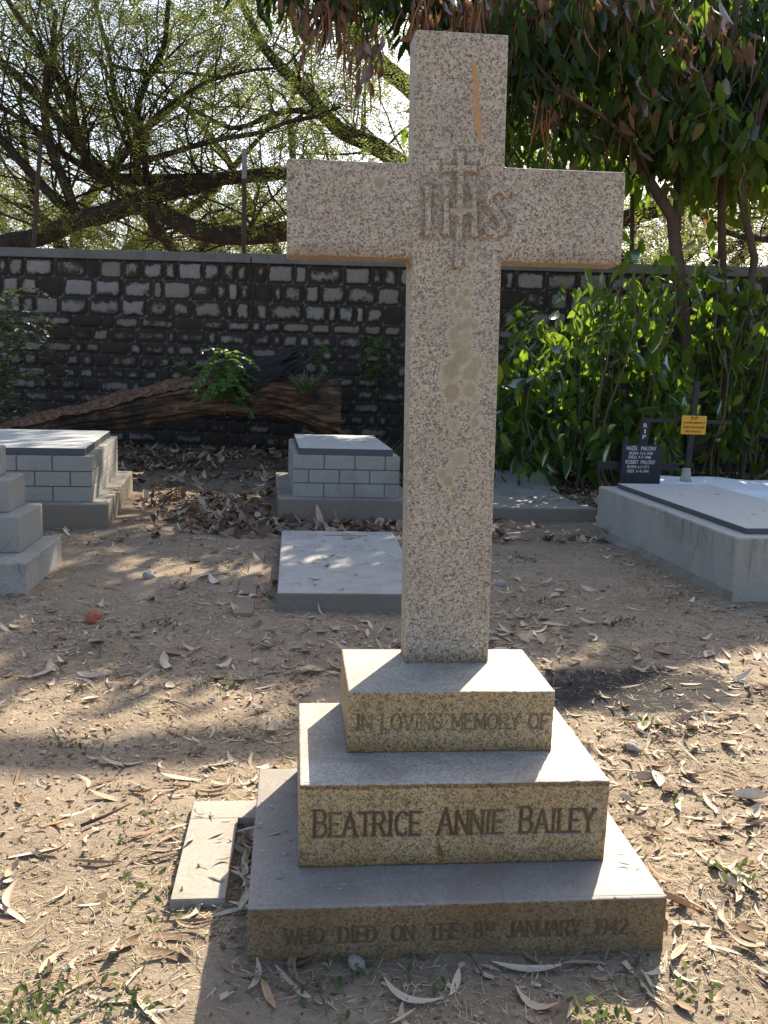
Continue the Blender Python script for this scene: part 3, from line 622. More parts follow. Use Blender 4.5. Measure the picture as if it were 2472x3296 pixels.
# whitewashed grave
wg = empty('whitewashed_grave', (4.6, 7.05, 0), 'whitewashed rounded grave mound under the iron cross', 'grave')
xs = np.linspace(-1.15, 1.6, 34); ys = np.linspace(-.75, .7, 22); X, Y = np.meshgrid(xs, ys)
ed = np.clip(np.minimum(np.minimum(X+1.15, 1.6-X)/.16, np.minimum(Y+.75, .7-Y)/.16), 0, 1)
Z = -.05+(0.43+.012*n2(X, Y, 2.3, 4)-.055*(X+1.15)/2)*np.sqrt(1-(1-ed)**2)+.006*n2(X, Y, 9, 2)
i = np.arange(21)[:, None]*34+np.arange(33)[None]
link('mound', np_mesh('mound', np.stack([X, Y, Z], -1).reshape(-1, 3), np.stack([i, i+1, i+35, i+34], -1).reshape(-1, 4), True), M['white'], wg)
# low kerbed grave with tilted tablet
lg = empty('low_kerbed_grave', (2.0, 7.2, 0), 'low old concrete kerbed grave with leaves on it beyond cross shaft', 'grave')
b = MB(); b.box(-1.0, .76, -.78, -.50, -.06, .125); b.box(-1.0, .72, -.498, .95, -.06, .10); o = b.build('kerb', M['concrete_old'], lg); bevel(o, .02, 2)
b = MB(); b.box(-.6, .6, -.35, .35, 0, .1); o = tag(b.build('grave_tablet', M['slabtop']), 'tilted grey tablet lying behind the low kerbed grave', 'grave slab'); bevel(o, .01); o.location = (2.35, 8.75, .03); o.rotation_euler = (R(16), 0, R(-8))

# ------------------------------------------------------------------ boundary wall
WA = np.array([-9.0, 13.45]); WB_ = np.array([10.5, 10.15]); WD = (WB_-WA)/np.linalg.norm(WB_-WA); WL = float(np.linalg.norm(WB_-WA)); WANG = math.atan2(WD[1], WD[0])
wall = empty('stone_wall', (WA[0], WA[1], 0), 'long dark boundary wall of pale rough stones under a concrete coping', 'wall', rot=(0, 0, WANG))
WTOP = 3.06
def wall_masonry():
    V = []; Fq = []; raw = []; tone = []
    hs = [.30, .30, .29, .19, .22, .20, .22, .19, .21, .20, .20, .20, .21, .21]
    z = WTOP; JX = 7.93
    for ci, h in enumerate(hs):
        x = -random.random()*.2
        while x < WL:
            w = random.choice([.17, .22, .28, .36, .44, .5])*random.uniform(.85, 1.15)*(1. if h > .25 else 1.05)
            if x < JX < x+w and z > 1.7: w = max(.08, JX-x)
            nx_, nz_ = 8, 6; u = np.linspace(0, 1, nx_); v = np.linspace(0, 1, nz_); U, Vv = np.meshgrid(u, v)
            e = np.minimum(np.minimum(U, 1-U)*w, np.minimum(Vv, 1-Vv)*h); sd = random.random()*90
            prj = np.clip(e/.05, 0, 1)**.6*(.018+.028*random.random())*(1+.5*n2(U*w*9, Vv*h*9, 1., sd))-.006*(e < .004)
            jx = .012*n2(U*3, Vv*3, 1., sd+3); P = np.stack([x+U*w+jx*(e > .001), -prj, z-h+Vv*h+jx*.7*(e > .001)], -1).reshape(-1, 3)
            b0 = len(V); V += P.tolist(); i = (np.arange(nz_-1)[:, None]*nx_+np.arange(nx_-1)[None]).ravel()
            Fq += np.stack([i, i+1, i+nx_+1, i+nx_], -1).__add__(b0).tolist()
            pale = (1.0 if ci < 3 else .92-.03*ci)*random.uniform(.55, 1.15)
            if random.random() < .12: pale *= .3
            raw += (np.clip(e/(.085 if ci < 3 else .075), 0, 1)*pale).ravel().tolist()
            tn = random.uniform(.3, 1.) if ci < 3 else random.uniform(.0, .6); tone += [tn]*(nx_*nz_)
            x += w
        z -= h
    me = np_mesh('masonry', V, Fq, True)
    for nm, dat in (('raw', raw), ('tone', tone)):
        at = me.attributes.new(nm, 'FLOAT', 'POINT'); at.data.foreach_set('value', np.array(dat, np.float32))
    o = link('masonry', me, M['masonry'], wall); o['kind'] = 'stuff'
    return o
wo = wall_masonry(); del wo['kind']
b = MB(); b.box(0, 7.925, .005, .32, -.2, WTOP-.002); b.box(7.945, WL, .005, .32, -.2, WTOP-.002); b.build('core', M['joint'], wall)
b = MB(); b.box(-.1, 7.925, -.07, .37, WTOP, WTOP+.145); b.box(7.945, WL+.1, -.075, .37, WTOP, WTOP+.15); bevel(b.build('coping', concrete('coping concrete', (.14, .137, .125), (.215, .21, .19), (.07, .065, .06), 5, .6), wall), .012)
# posts on the wall
def post(dx, dytop, dybot, Y, lean, label, wrap):
    top = at(dx, dytop, Y); bot = at(dx-lean, dybot, Y); bot[2] = WTOP+.15
    t = empty('iron_post', tuple(bot), label, 'post', 'iron posts along the wall top')
    d = top-bot; b = MB(); q = .72 if wrap else 1.
    b.tube([(0, 0, -.02), tuple(d*.5), tuple(d*q)], [.036]*3, 6); b.build('shaft', M['rustiron'], t)
    if wrap:
        b = MB(); b.tube([tuple(d*.72), tuple(d*1.)], [.04, .036], 6); b.build('wrap', M['tape'], t)
post(528, 322, 540, 12.25, 1, 'rusty iron post with pale wrapped top on wall left of the cross', True)
post(88, 300, 532, 12.95, 16, 'leaning rusty iron post on wall by the low tree limbs', False)
post(1366, 420, 575, 11.3, 1, 'dark iron post on wall just beyond the right arm of the cross', False)

# ------------------------------------------------------------------ fallen log
lo = empty('fallen_log', (-2.2, 10.6, 0), 'big decaying fallen tree trunk with broken stub lying before wall', 'log')
def lp(dx, dt, db, Y=10.6):
    p, q = at(dx, dt, Y), at(dx, db, Y); return (p[0], Y, (p[2]+q[2])/2, (p[2]-q[2])/2)
LP = [(-6.3, 10.6, -.02, .10), lp(0, 925, 962), lp(100, 898, 948), lp(200, 876, 936), lp(300, 846, 926), lp(400, 822, 908), lp(500, 808, 900), lp(580, 804, 904), lp(650, 812, 924), lp(700, 820, 940), lp(735, 824, 950)]
def lathe_log():
    pts = []; 
    P = np.array(LP); t = np.linspace(0, 1, len(P)); tt = np.linspace(0, 1, 60); Q = np.stack([np.interp(tt, t, P[:, k]) for k in range(4)], -1)
    n = 64; V = []; 
    for i, (x, y, z, r) in enumerate(Q):
        for k in range(n):
            a_ = 2*math.pi*k/n; q = np.array([x*1.2, math.cos(a_)*1.3, math.sin(a_)*1.3])
            rr = r*(1+.16*vnoise(q*1.6)+.16*vnoise(q*np.array([.8, 5, 5])+7)+.07*vnoise(q*np.array([2, 11, 11])+3)); V.append((x+2.2, y-10.6+rr*math.cos(a_), z+rr*math.sin(a_)))
    i = np.arange(59)[:, None]*n; k = np.arange(n)[None]; Fq = np.stack([i+k, i+(k+1) % n, i+n+(k+1) % n, i+n+k], -1).reshape(-1, 4)
    b = MB(); b.v = V; b.f = [tuple(map(int, f)) for f in Fq]; b.m = [0]*len(b.f)
    e = 59*n; c = len(b.v); b.v.append((2.2+LP[-1][0]-.03, 0, LP[-1][2])); b.f += [(e+k, e+(k+1) % n, c) for k in range(n)]; b.m += [0]*n
    return b
lathe_log().build('trunk', M['log'], lo, False)
def gnarly(pts, rad, name, mat, n=30, m=40, fine=.14, jag=.12):
    P = np.array(pts); t = np.linspace(0, 1, len(P)); tt = np.linspace(0, 1, m); Q = np.stack([np.interp(tt, t, P[:, k]) for k in range(3)], -1); rr = np.interp(tt, t, rad)
    ax = P[-1]-P[0]; ax /= np.linalg.norm(ax); a_ = np.cross(ax, [0, 1, 0]); a_ /= np.linalg.norm(a_); c_ = np.cross(ax, a_); V = []
    for i in range(m):
        for k in range(n):
            an = 2*math.pi*k/n; q = np.array([tt[i]*2.2, math.cos(an)*2.2, math.sin(an)*2.2]); q2 = np.array([tt[i]*3, math.cos(an)*7, math.sin(an)*7])
            r = rr[i]*(1+.25*vnoise(q)+fine*vnoise(q2+4)+.06*vnoise(q2*3)); off = ax*(jag*vnoise(np.array([math.cos(an)*4, math.sin(an)*4, 9.]))*(i > m*.8)*(i-m*.8)/(m*.2)*2)
            V.append(Q[i]+off+r*(a_*math.cos(an)+c_*math.sin(an)))
    i = np.arange(m-1)[:, None]*n; k = np.arange(n)[None]; b = MB(); b.v = [tuple(v) for v in V]; b.f = [tuple(map(int, f)) for f in np.stack([i+k, i+(k+1) % n, i+n+(k+1) % n, i+n+k], -1).reshape(-1, 4)]
    b.v.append(tuple(Q[-1]-ax*.05)); b.f += [((m-1)*n+k, (m-1)*n+(k+1) % n, m*n) for k in range(n)]; b.m = [0]*len(b.f)
    return b.build(name, mat, lo, False)
def crust():                                             # ragged rotten ridge along the top
    V = []; Fq = []; nx_, nv = 150, 13; P = np.array(LP)
    for i in range(nx_):
        x = -5.4+i/(nx_-1)*4.1; y = np.interp(x, P[:, 0], P[:, 1]); z = np.interp(x, P[:, 0], P[:, 2]); r = np.interp(x, P[:, 0], P[:, 3])
        for k in range(nv):
            s = (k/(nv-1)-.5)*2; hgt = r*.90+.07*(1-s*s)*(1+vnoise(np.array([x*2.3, s, 0]))*.6)+.035*vnoise(np.array([x*13, s*6, 2.]))
            V.append((x+2.2, y-10.6+s*r*.8-.06, z+hgt*math.sqrt(max(.05, 1-.5*s*s))))
    i = np.arange(nx_-1)[:, None]*nv+np.arange(nv-1)[None]
    return link('rotten_ridge', np_mesh('rotten_ridge', V, np.stack([i, i+1, i+nv+1, i+nv], -1).reshape(-1, 4), False), M['rot'], lo)
crust()
sp = [at(*p)-np.array([-2.2, 10.6, 0]) for p in [(450, 848, 10.5), (505, 832, 10.48), (555, 815, 10.46), (598, 798, 10.45), (628, 776, 10.45)]]
gnarly(sp, [.17, .24, .25, .20, .12], 'broken_stub', M['char'], jag=.16)
gnarly([(1.75, -.1, .98), (2.05, -.12, 1.12), (2.34, -.14, 1.22)], [.10, .09, .04], 'snag', M['char'], 14, 20)

# ------------------------------------------------------------------ leaves
def frames(D, ref=None):
    D = D/np.linalg.norm(D, axis=1, keepdims=True); r = rng.normal(size=D.shape) if ref is None else ref
    w = np.cross(D, r); w /= (np.linalg.norm(w, axis=1, keepdims=True)+1e-9); return D, w, np.cross(w, D)
def leaves_simple(P, D, L, Wd, fold=.15):
    """diamond leaflets, one folded quad each"""
    D, w, n = frames(D); L = L[:, None]; Wd = Wd[:, None]
    V = np.stack([P, P+D*L*.45+w*Wd*.5+n*Wd*fold, P+D*L, P+D*L*.45-w*Wd*.5+n*Wd*fold], 1).reshape(-1, 3)
    return V, np.arange(len(P)*4).reshape(-1, 4)
def leaves_broad(P, D, L, Wd, droop=.25, ref=None, fold=.18):
    """folded, drooping leaf of six quads"""
    D, w, n = frames(D, ref); L = L[:, None]; Wd = Wd[:, None]; rows = []
    for s, wd in ((0, .04), (.22, .72), (.5, 1.), (.78, .62), (1., .02)):
        c = P+D*L*s+n*(-droop*L*s*s)+rng.normal(size=P.shape)*L*.012
        for k in (-1, 0, 1): rows.append(c+w*Wd*.5*wd*k+n*Wd*fold*abs(k)*wd)
    V = np.stack(rows, 1).reshape(-1, 3); N = len(P); base = np.arange(N)[:, None]*15; f = []
    for r in range(4):
        for k in range(2): f.append(np.stack([base[:, 0]+r*3+k, base[:, 0]+r*3+k+1, base[:, 0]+r*3+k+4, base[:, 0]+r*3+k+3], -1))
    return V, np.concatenate(f)
def unit(n, up=0.):
    v = rng.normal(size=(n, 3)); v[:, 2] = v[:, 2]+up; return v/np.linalg.norm(v, axis=1, keepdims=True)
def joinVF(parts):
    V = []; Fq = []; o = 0
    for v, f in parts: V.append(v); Fq.append(f+o); o += len(v)
    return np.concatenate(V), np.concatenate(Fq)

# where the photograph's ground is sunlit (sun patches between the crowns), used when the crowns are grown
def sun_hit(P, z=0.):
    t = (P[:, 2]-z)/SUN[2]; return P[:, 0]-SUN[0]*t, P[:, 1]-SUN[1]*t

def fronds(tips, k, spread, Lf, npair, leaf):
    """feathery compound leaves round twig tips: k fronds a tip, npair pairs of leaflets a frond"""
    T = np.repeat(np.array([t[0] for t in tips]), k, 0); n = len(T); P = T+rng.normal(size=(n, 3))*np.array([spread, spread, spread*.4]); D = unit(n); D[:, 2] = D[:, 2]*.3-.25; D /= np.linalg.norm(D, axis=1, keepdims=True)
    L = rng.uniform(*Lf, n)[:, None]; side = np.cross(D, unit(n, 2.5)); side /= np.linalg.norm(side, axis=1, keepdims=True)+1e-9; V = []; up = np.cross(side, D)
    for j in range(npair):
        u = (j+.7)/npair; c = P+D*L*u-np.array([0, 0, .35])*L*u*u
        for sg in (-1, 1):
            d = side*sg*.9+D*.45+up*.15*rng.normal(size=(n, 1)); ln = leaf*(1-.4*abs(u-.45))*rng.uniform(.8, 1.2, (n, 1)); w = D*ln*.22
            V.append(np.stack([c, c+d*ln*.5+w, c+d*ln, c+d*ln*.5-w], 1))
    V = np.stack(V, 1).reshape(-1, 3); return V, np.arange(len(V)).reshape(-1, 4)
# --- rain trees behind the wall
def grow(mb, p, d, L, r, depth, tips, upb=.25, flat=.6, n0=5):
    steps = 4 if depth > 0 else 3; pts = [p]; q = np.array(p, float); d = d/np.linalg.norm(d)
    for _ in range(steps):
        d = d+rng.normal(size=3)*.22+np.array([0, 0, upb*.25]); d /= np.linalg.norm(d); q = q+d*L/steps; pts.append(q.copy())
    rad = np.linspace(r, r*.5, len(pts)); mb.tube(pts, rad, 5 if r > .03 else (4 if r > .012 else 3), False)
    if depth == 0: tips.append((pts[-1], d)); tips.append((pts[-2], d)); return
    k = n0 if depth > 1 else n0
    for j in range(k):
        i = min(len(pts)-1, 1+int(rng.random()*(len(pts)-1))) if j else len(pts)-1
        nd = d*.7+rng.normal(size=3)*np.array([.75, .75, .45])+np.array([0, 0, upb]); nd[2] *= flat
        grow(mb, pts[i], nd, L*rng.uniform(.5, .75), rad[i]*.55, depth-1, tips, upb, flat, n0)
def spray(tips, per, spread, Lr, dens=1.):
    T = np.array([t[0] for t in tips]); T = np.repeat(T, per, 0); n = len(T)
    P = T+rng.normal(size=(n, 3))*np.array([spread, spread, spread*.32]); D = unit(n); D[:, 2] = D[:, 2]*.35-.12
    L = rng.uniform(*Lr, n); return P, D, L
LIMBS = [  # measured limb courses: (x, y) and depth, thickness
 ([(1010,455,19.5),(880,470,19),(700,492,18.6),(615,500,18.3),(526,510,18),(447,505,18),(394,484,18),(347,457,18),(310,447,18),(279,447,18)], 48, 30),
 ([(463,394,19),(421,400,18.8),(347,415,18.4),(295,436,18.1),(231,463,18),(168,473,17.8),(95,512,17.5),(0,526,17.2),(-90,560,17)], 40, 34),
 ([(620,372,20),(452,389,19.3),(368,389,19),(295,389,18.6),(210,384,18.2)], 30, 22),
 ([(163,463,17.8),(142,400,17.6),(110,326,17.5),(95,247,17.3),(100,174,17),(113,121,16.8),(120,20,16.6)], 22, 9),
 ([(295,389,18.6),(295,295,18.4),(297,221,18.3),(326,153,18),(358,95,17.8),(363,0,17.6),(380,-120,17.3)], 17, 7),
 ([(316,385,18.7),(310,295,18.9),(284,263,19),(247,210,19),(239,131,19.2),(216,47,19.3),(190,-80,19.4)], 15, 7),
 ([(210,384,18.2),(174,316,17.9),(160,252,17.6),(153,205,17.4),(113,153,17.2),(79,89,17),(32,26,16.8),(-30,-80,16.5)], 19, 9),
 ([(225,384,18.3),(142,279,18.6),(84,210,18.8),(0,131,19),(-120,20,19.3)], 24, 14),
 ([(210,380,18.2),(150,340,18),(116,316,17.8),(58,263,17.6),(0,231,17.4),(-120,170,17)], 14, 8),
 ([(163,470,17.8),(137,447,17.6),(95,405,17.4),(53,358,17.2),(0,300,17),(-80,230,16.8)], 21, 14),
 ([(226,384,18.3),(273,337,18.1),(316,268,17.9),(358,231,17.6),(437,179,17.3),(526,153,17),(594,147,16.8)], 10, 5),
 ([(239,140,19.1),(295,155,19),(421,158,18.8),(473,168,18.6),(560,150,18.4)], 8, 4),
 ([(210,380,18.2),(316,347,18),(400,321,17.8),(473,300,17.7),(557,289,17.5),(621,263,17.4),(684,252,17.2),(736,231,17)], 13, 6),
 ([(1000,440,20),(880,370,20),(831,326,20),(789,305,20),(736,284,20),(700,247,20),(657,189,20),(610,150,20),(560,90,20.3),(530,20,20.6),(480,-90,21)], 48, 14),
 ([(1010,300,20.5),(880,185,21),(826,142,21),(789,105,21),(747,58,21),(726,0,21),(690,-120,21)], 44, 30),
 ([(700,247,20),(620,235,20.5),(505,284,20.8),(437,247,21),(389,226,21.2),(300,190,21.4)], 14, 6),
 ([(310,447,18),(342,500,18.6),(368,531,19.2),(400,575,20)], 26, 22),
 ([(1010,450,19.5),(1200,470,18.5),(1340,478,18),(1400,455,17.8),(1480,435,17.5),(1560,430,17.2),(1720,380,17)], 46, 30),
 ([(1480,435,17.5),(1560,500,17.3),(1640,520,17),(1760,500,16.8)], 16, 8)]
def rain_tree():
    t = empty('rain_tree', (2.95, 19.6, 0), 'huge spreading rain tree with low crooked limbs over the wall', 'tree', 'rain trees beyond the wall')
    off = np.array([2.95, 19.6, 0]); mb = MB(); tips = []; limbpts = []
    for pts, w0, w1 in LIMBS:
        P = [at(*p) for p in pts]; n = len(P); tt = np.linspace(0, 1, n); T2 = np.linspace(0, 1, n*4)
        Q = np.stack([np.interp(T2, tt, [p[k] for p in P]) for k in range(3)], -1)
        ker = np.array([.25, .5, .25]); 
        for _ in range(2): Q[1:-1] = .25*Q[:-2]+.5*Q[1:-1]+.25*Q[2:]
        r = [max(.02, (w0+(w1-w0)*s)*.5*per_px(18.5)) for s in T2]
        mb.tube(Q-off, r, 10, True, 0, .05)
        limbpts += [p_ for p_ in (Q-off)]
        nb = int(len(Q)*.6)
        for j in range(nb):
            i = int(rng.integers(2, len(Q)-1)); d = Q[i]-Q[i-1]; d = d/np.linalg.norm(d)
            nd = d*.6+rng.normal(size=3)*np.array([.6, .5, .3])+np.array([0, 0, .42])
            grow(mb, Q[i]-off, nd, rng.uniform(1.1, 2.5), min(r[i]*.35, .032), 2, tips, .12, .55, 4)
    mb.tube([(0, 0, -.2), (.05, 0, 1.2), (-.02, .1, 2.6), (.1, .2, 4.2), (.25, .6, 5.9), (.1, 1.1, 7.5)], [.75, .62, .58, .62, .5, .42], 14, True, 0, .05)
    mb.build('trunk', M['raintrunk'], t, True)
    LIMBPTS = np.array(limbpts); keep = []; vox = {}
    for q in tips:
        if np.min(np.sum((LIMBPTS-q[0])**2, 1)) < .35: continue
        kv = tuple(np.floor(q[0]/.55).astype(int)); vox[kv] = vox.get(kv, 0)+1
        if vox[kv] > 2: continue
        z = q[0][2]; hx = n2(q[0][0], q[0][1]+q[0][2], .55, 2.)
        if z > 3.3 and rng.random() < .75+.7*float(hx): keep.append(q)
    V, Fq = fronds(keep, 6, .32, (.20, .38), 5, .09); link('crown', np_mesh('crown', V, Fq), M['rainleaf'], t)
    return len(tips)
rain_tree()
def far_rain_tree(x, y, label, hgt=14., rad=9., seed=1, mat='rainleaf_dry', per=8, nlimb=11):
    t = empty('rain_tree', (x, y, 0), label, 'tree', 'rain trees beyond the wall'); mb = MB(); tips = []
    mb.tube([(0, 0, -.2), (.1, 0, 1.5), (0, .1, 3.2)], [.6, .48, .46], 10, True, 0, .05)
    for j in range(nlimb):
        an = 2*math.pi*j/nlimb+rng.uniform(-.2, .2); el = rng.uniform(.15, 1.0); q = np.array([0, .05, 2.9]); pts = [q]; d = np.array([math.cos(an)*math.cos(el), math.sin(an)*math.cos(el), math.sin(el)])
        for s in range(6):
            d = d+rng.normal(size=3)*.16+np.array([math.cos(an)*.1, math.sin(an)*.1, .05]); d /= np.linalg.norm(d); q = q+d*rad/6; q[2] = min(q[2], hgt); pts.append(q.copy())
        rr = np.linspace(.26, .05, 7); mb.tube(pts, rr, 7, False, 0, .05)
        for k in range(9):
            i = int(rng.integers(1, 7)); nd = (pts[i]-pts[i-1])*.5+rng.normal(size=3)*np.array([.7, .7, .35])+np.array([0, 0, .3])
            grow(mb, pts[i], nd, rng.uniform(1.4, 2.8), .05, 2, tips, .12, .5, 4)
    mb.build('trunk', M['raintrunk'], t, True)
    V, Fq = fronds(tips, max(3, per//2), .34, (.26, .46), 4, .12); link('crown', np_mesh('crown', V, Fq), M[mat], t)
far_rain_tree(-7.5, 27.5, 'pale drying rain tree farther back behind the low limbs at the left', 11.5, 9.5)
far_rain_tree(.5, 33.0, 'yellowing rain tree far back behind the left cross arm', 15, 11)
far_rain_tree(13.5, 29.0, 'distant rain tree seen past the broad leaved trunks', 13, 10, per=8)

# --- broad leaved tree, bush and overhanging pod tree on the right
def hanging(clusters, nper, spread, Lr, wr, lean=.45, droop=.22):
    T = np.repeat(clusters, nper, 0); n = len(T); P = T+rng.normal(size=(n, 3))*spread
    D = rng.normal(size=(n, 3))*lean; D[:, 2] = -1.+rng.normal(size=n)*.25; L = rng.uniform(*Lr, n); W = L*rng.uniform(*wr, n)
    return P, D, L, W
PATCH = [(-1.35, 4.2, .95, .55), (-.35, 3.5, .4, .35), (-2.3, 2.35, .8, .32), (1.15, 2.6, .5, .25), (-1.2, 2.0, .5, .22), (-2.7, 6.6, .5, .5), (-.1, 7.1, .35, .4), (3.3, 4.6, .3, .4), (-1.6, 5.6, .7, .3), (1.6, 6.9, .5, .3), (4.6, 6.9, .7, .3), (2.4, 9.0, .4, .4)]
def lit_gap(P, prob=1.):
    """keep mask that leaves the crown open where sun reaches the memorial and the foreground"""
    keep = np.ones(len(P), bool)
    for z in (0., .6, 1.6, 2.6):
        gx, gy = sun_hit(P, z); b_ = 1.75+.75*np.clip((gx-.2)*1.2, 0, 1)+.35*n2(gx, gy, 1.3, 6.); keep &= ~((gx > -3.2) & (gx < 3.4) & (gy < b_) & (gy > -4.))
    gx, gy = sun_hit(P, .2); w = .3*n2(gx, gy, 3.0, 2.)
    for cx, cy, rx, ry in PATCH: keep &= ((gx-cx)/rx)**2+((gy-cy)/ry)**2+w*2 > 1.25
    return keep | (rng.random(len(P)) > prob)
def dapple(P, thr, sc=1.1, seed=4., z=0.):
    gx, gy = sun_hit(P, z); return (n2(gx, gy, sc, seed)+.6*n2(gx, gy, sc*2.6, seed+3)) < thr
def broad_tree():
    t = empty('broadleaf_tree', (5.1, 9.6, 0), 'dark broad leaved tree with several thin brown trunks and hanging leaves', 'tree')
    off = np.array([5.1, 9.6, 0]); mb = MB()
    stems = [([(1500,1000,9.5),(1488,850,9.5),(1470,620,9.5),(1452,470,9.5),(1405,395,9.5),(1350,300,9.5),(1290,180,9.5),(1240,30,9.5)], 46, 20),
             ([(1460,500,9.5),(1466,400,9.6),(1462,300,9.7),(1450,150,9.8),(1430,-20,9.9)], 28, 14),
             ([(1552,1000,9.9),(1556,850,9.9),(1562,640,9.9),(1558,450,9.9),(1560,300,9.9),(1580,100,9.9),(1600,-60,9.9)], 28, 20),
             ([(1545,900,9.7),(1580,740,9.6),(1618,640,9.5),(1630,560,9.4),(1600,420,9.3),(1640,250,9.2),(1700,100,9.1)], 30, 14),
             ([(1405,395,9.5),(1380,320,9.2),(1300,250,9.0),(1200,190,8.8),(1130,100,8.7)], 16, 8)]
    for pts, w0, w1 in stems:
        P = [at(*p)-off for p in pts]; n = len(P); mb.tube(P, [(w0+(w1-w0)*i/(n-1))*.38*per_px(9.5) for i in range(n)], 9, True, 0, .06)
    # crown
    n = 7500; C = np.stack([rng.uniform(1.9, 9.0, n), rng.uniform(8.2, 14.5, n), rng.uniform(4.0, 7.9, n)], -1)
    zmin = 4.25+.25*n2(C[:, 0], C[:, 1], .8, 1.)+.12*(C[:, 1]-9)
    k = (C[:, 2] > zmin) & (vnoise(C*.62+11)+.45*vnoise(C*1.5+2) > -.02+.14*(C[:, 0] > 5.2)); C = C[k]; C = C[lit_gap(C, 1.)]
    C = C[dapple(C, .14, 1.5)]; C = C[:1020]
    for c in C[::3]:
        e = c+np.array([rng.normal()*.2, rng.normal()*.2, .5]); mb.tube([e+rng.normal(size=3)*.3-off, (e+c)/2-off, c-off], [.012, .009, .005], 3, False)
    mb.build('trunk', M['treebark'], t, True)
    P, D, L, W = hanging(C, 9, np.array([.19, .19, .22]), (.12, .34), (.34, .5)); P -= off
    V, Fq = leaves_broad(P, D, L, W); link('crown', np_mesh('crown', V, Fq), M['bigleaf'], t)
    # bare dead leaves hanging here and there
    Cd = C[rng.choice(len(C), 45)]; P, D, L, W = hanging(Cd, 5, np.array([.1, .1, .18]), (.12, .26), (.25, .4)); P -= off
    V, Fq = leaves_broad(P, D, L, W, .5); link('dead_leaves', np_mesh('dead_leaves', V, Fq), M['deadleaf'], t)
broad_tree()
def bush(name, label, x0, x1, y0, y1, zf, n, mat, Lr, seed, stems=26):
    off = np.array([(x0+x1)/2, (y0+y1)/2, 0]); t = empty(name, tuple(off), label, 'shrub'); mb = MB()
    C = np.stack([rng.uniform(x0, x1, n), rng.uniform(y0, y1, n), rng.uniform(.25, 3.6, n)], -1)
    top = zf(C[:, 0], C[:, 1])+.35*n2(C[:, 0], C[:, 1], 1.4, seed); C = C[(C[:, 2] < top) & (vnoise(C*1.3+seed)+.4*vnoise(C*2.6+seed) > .08)]
    for j in range(stems):
        bx = rng.uniform(x0+.3, x1-.3); by = rng.uniform(y0+.3, y1-.1); h = max(.6, float(zf(np.array([bx]), np.array([by]))[0])*.9); q = np.array([bx, by, 0.]); pts = [q]
        for s in range(5): q = q+np.array([rng.normal()*.1, rng.normal()*.08-.03, h/5]); pts.append(q.copy())
        mb.tube([p-off for p in pts], np.linspace(.022, .007, 6), 5, False)
    mb.build('stems', M['stem'], t, True)
    P, D, L, W = hanging(C, 6, np.array([.15, .14, .17]), Lr, (.36, .5), .75, .35); P -= off
    V, Fq = leaves_broad(P, D, L, W, .25); link('foliage', np_mesh('foliage', V, Fq), M[mat], t)
bush('leafy_shrub', 'sunlit shrub of large green leaves against wall right of cross shaft', 1.75, 4.6, 8.1, 10.0, lambda x, y: 1.35+1.75*np.clip((x-2.1)/1.5, 0, 1)+0*y, 420, 'bushleaf', (.10, .34), 5.)
bush('leafy_shrub', 'dim leafy undergrowth round the thin brown trunks', 4.3, 7.4, 8.9, 10.6, lambda x, y: 3.0-.2*(x-5)+0*y, 360, 'bushleaf', (.10, .32), 9.)

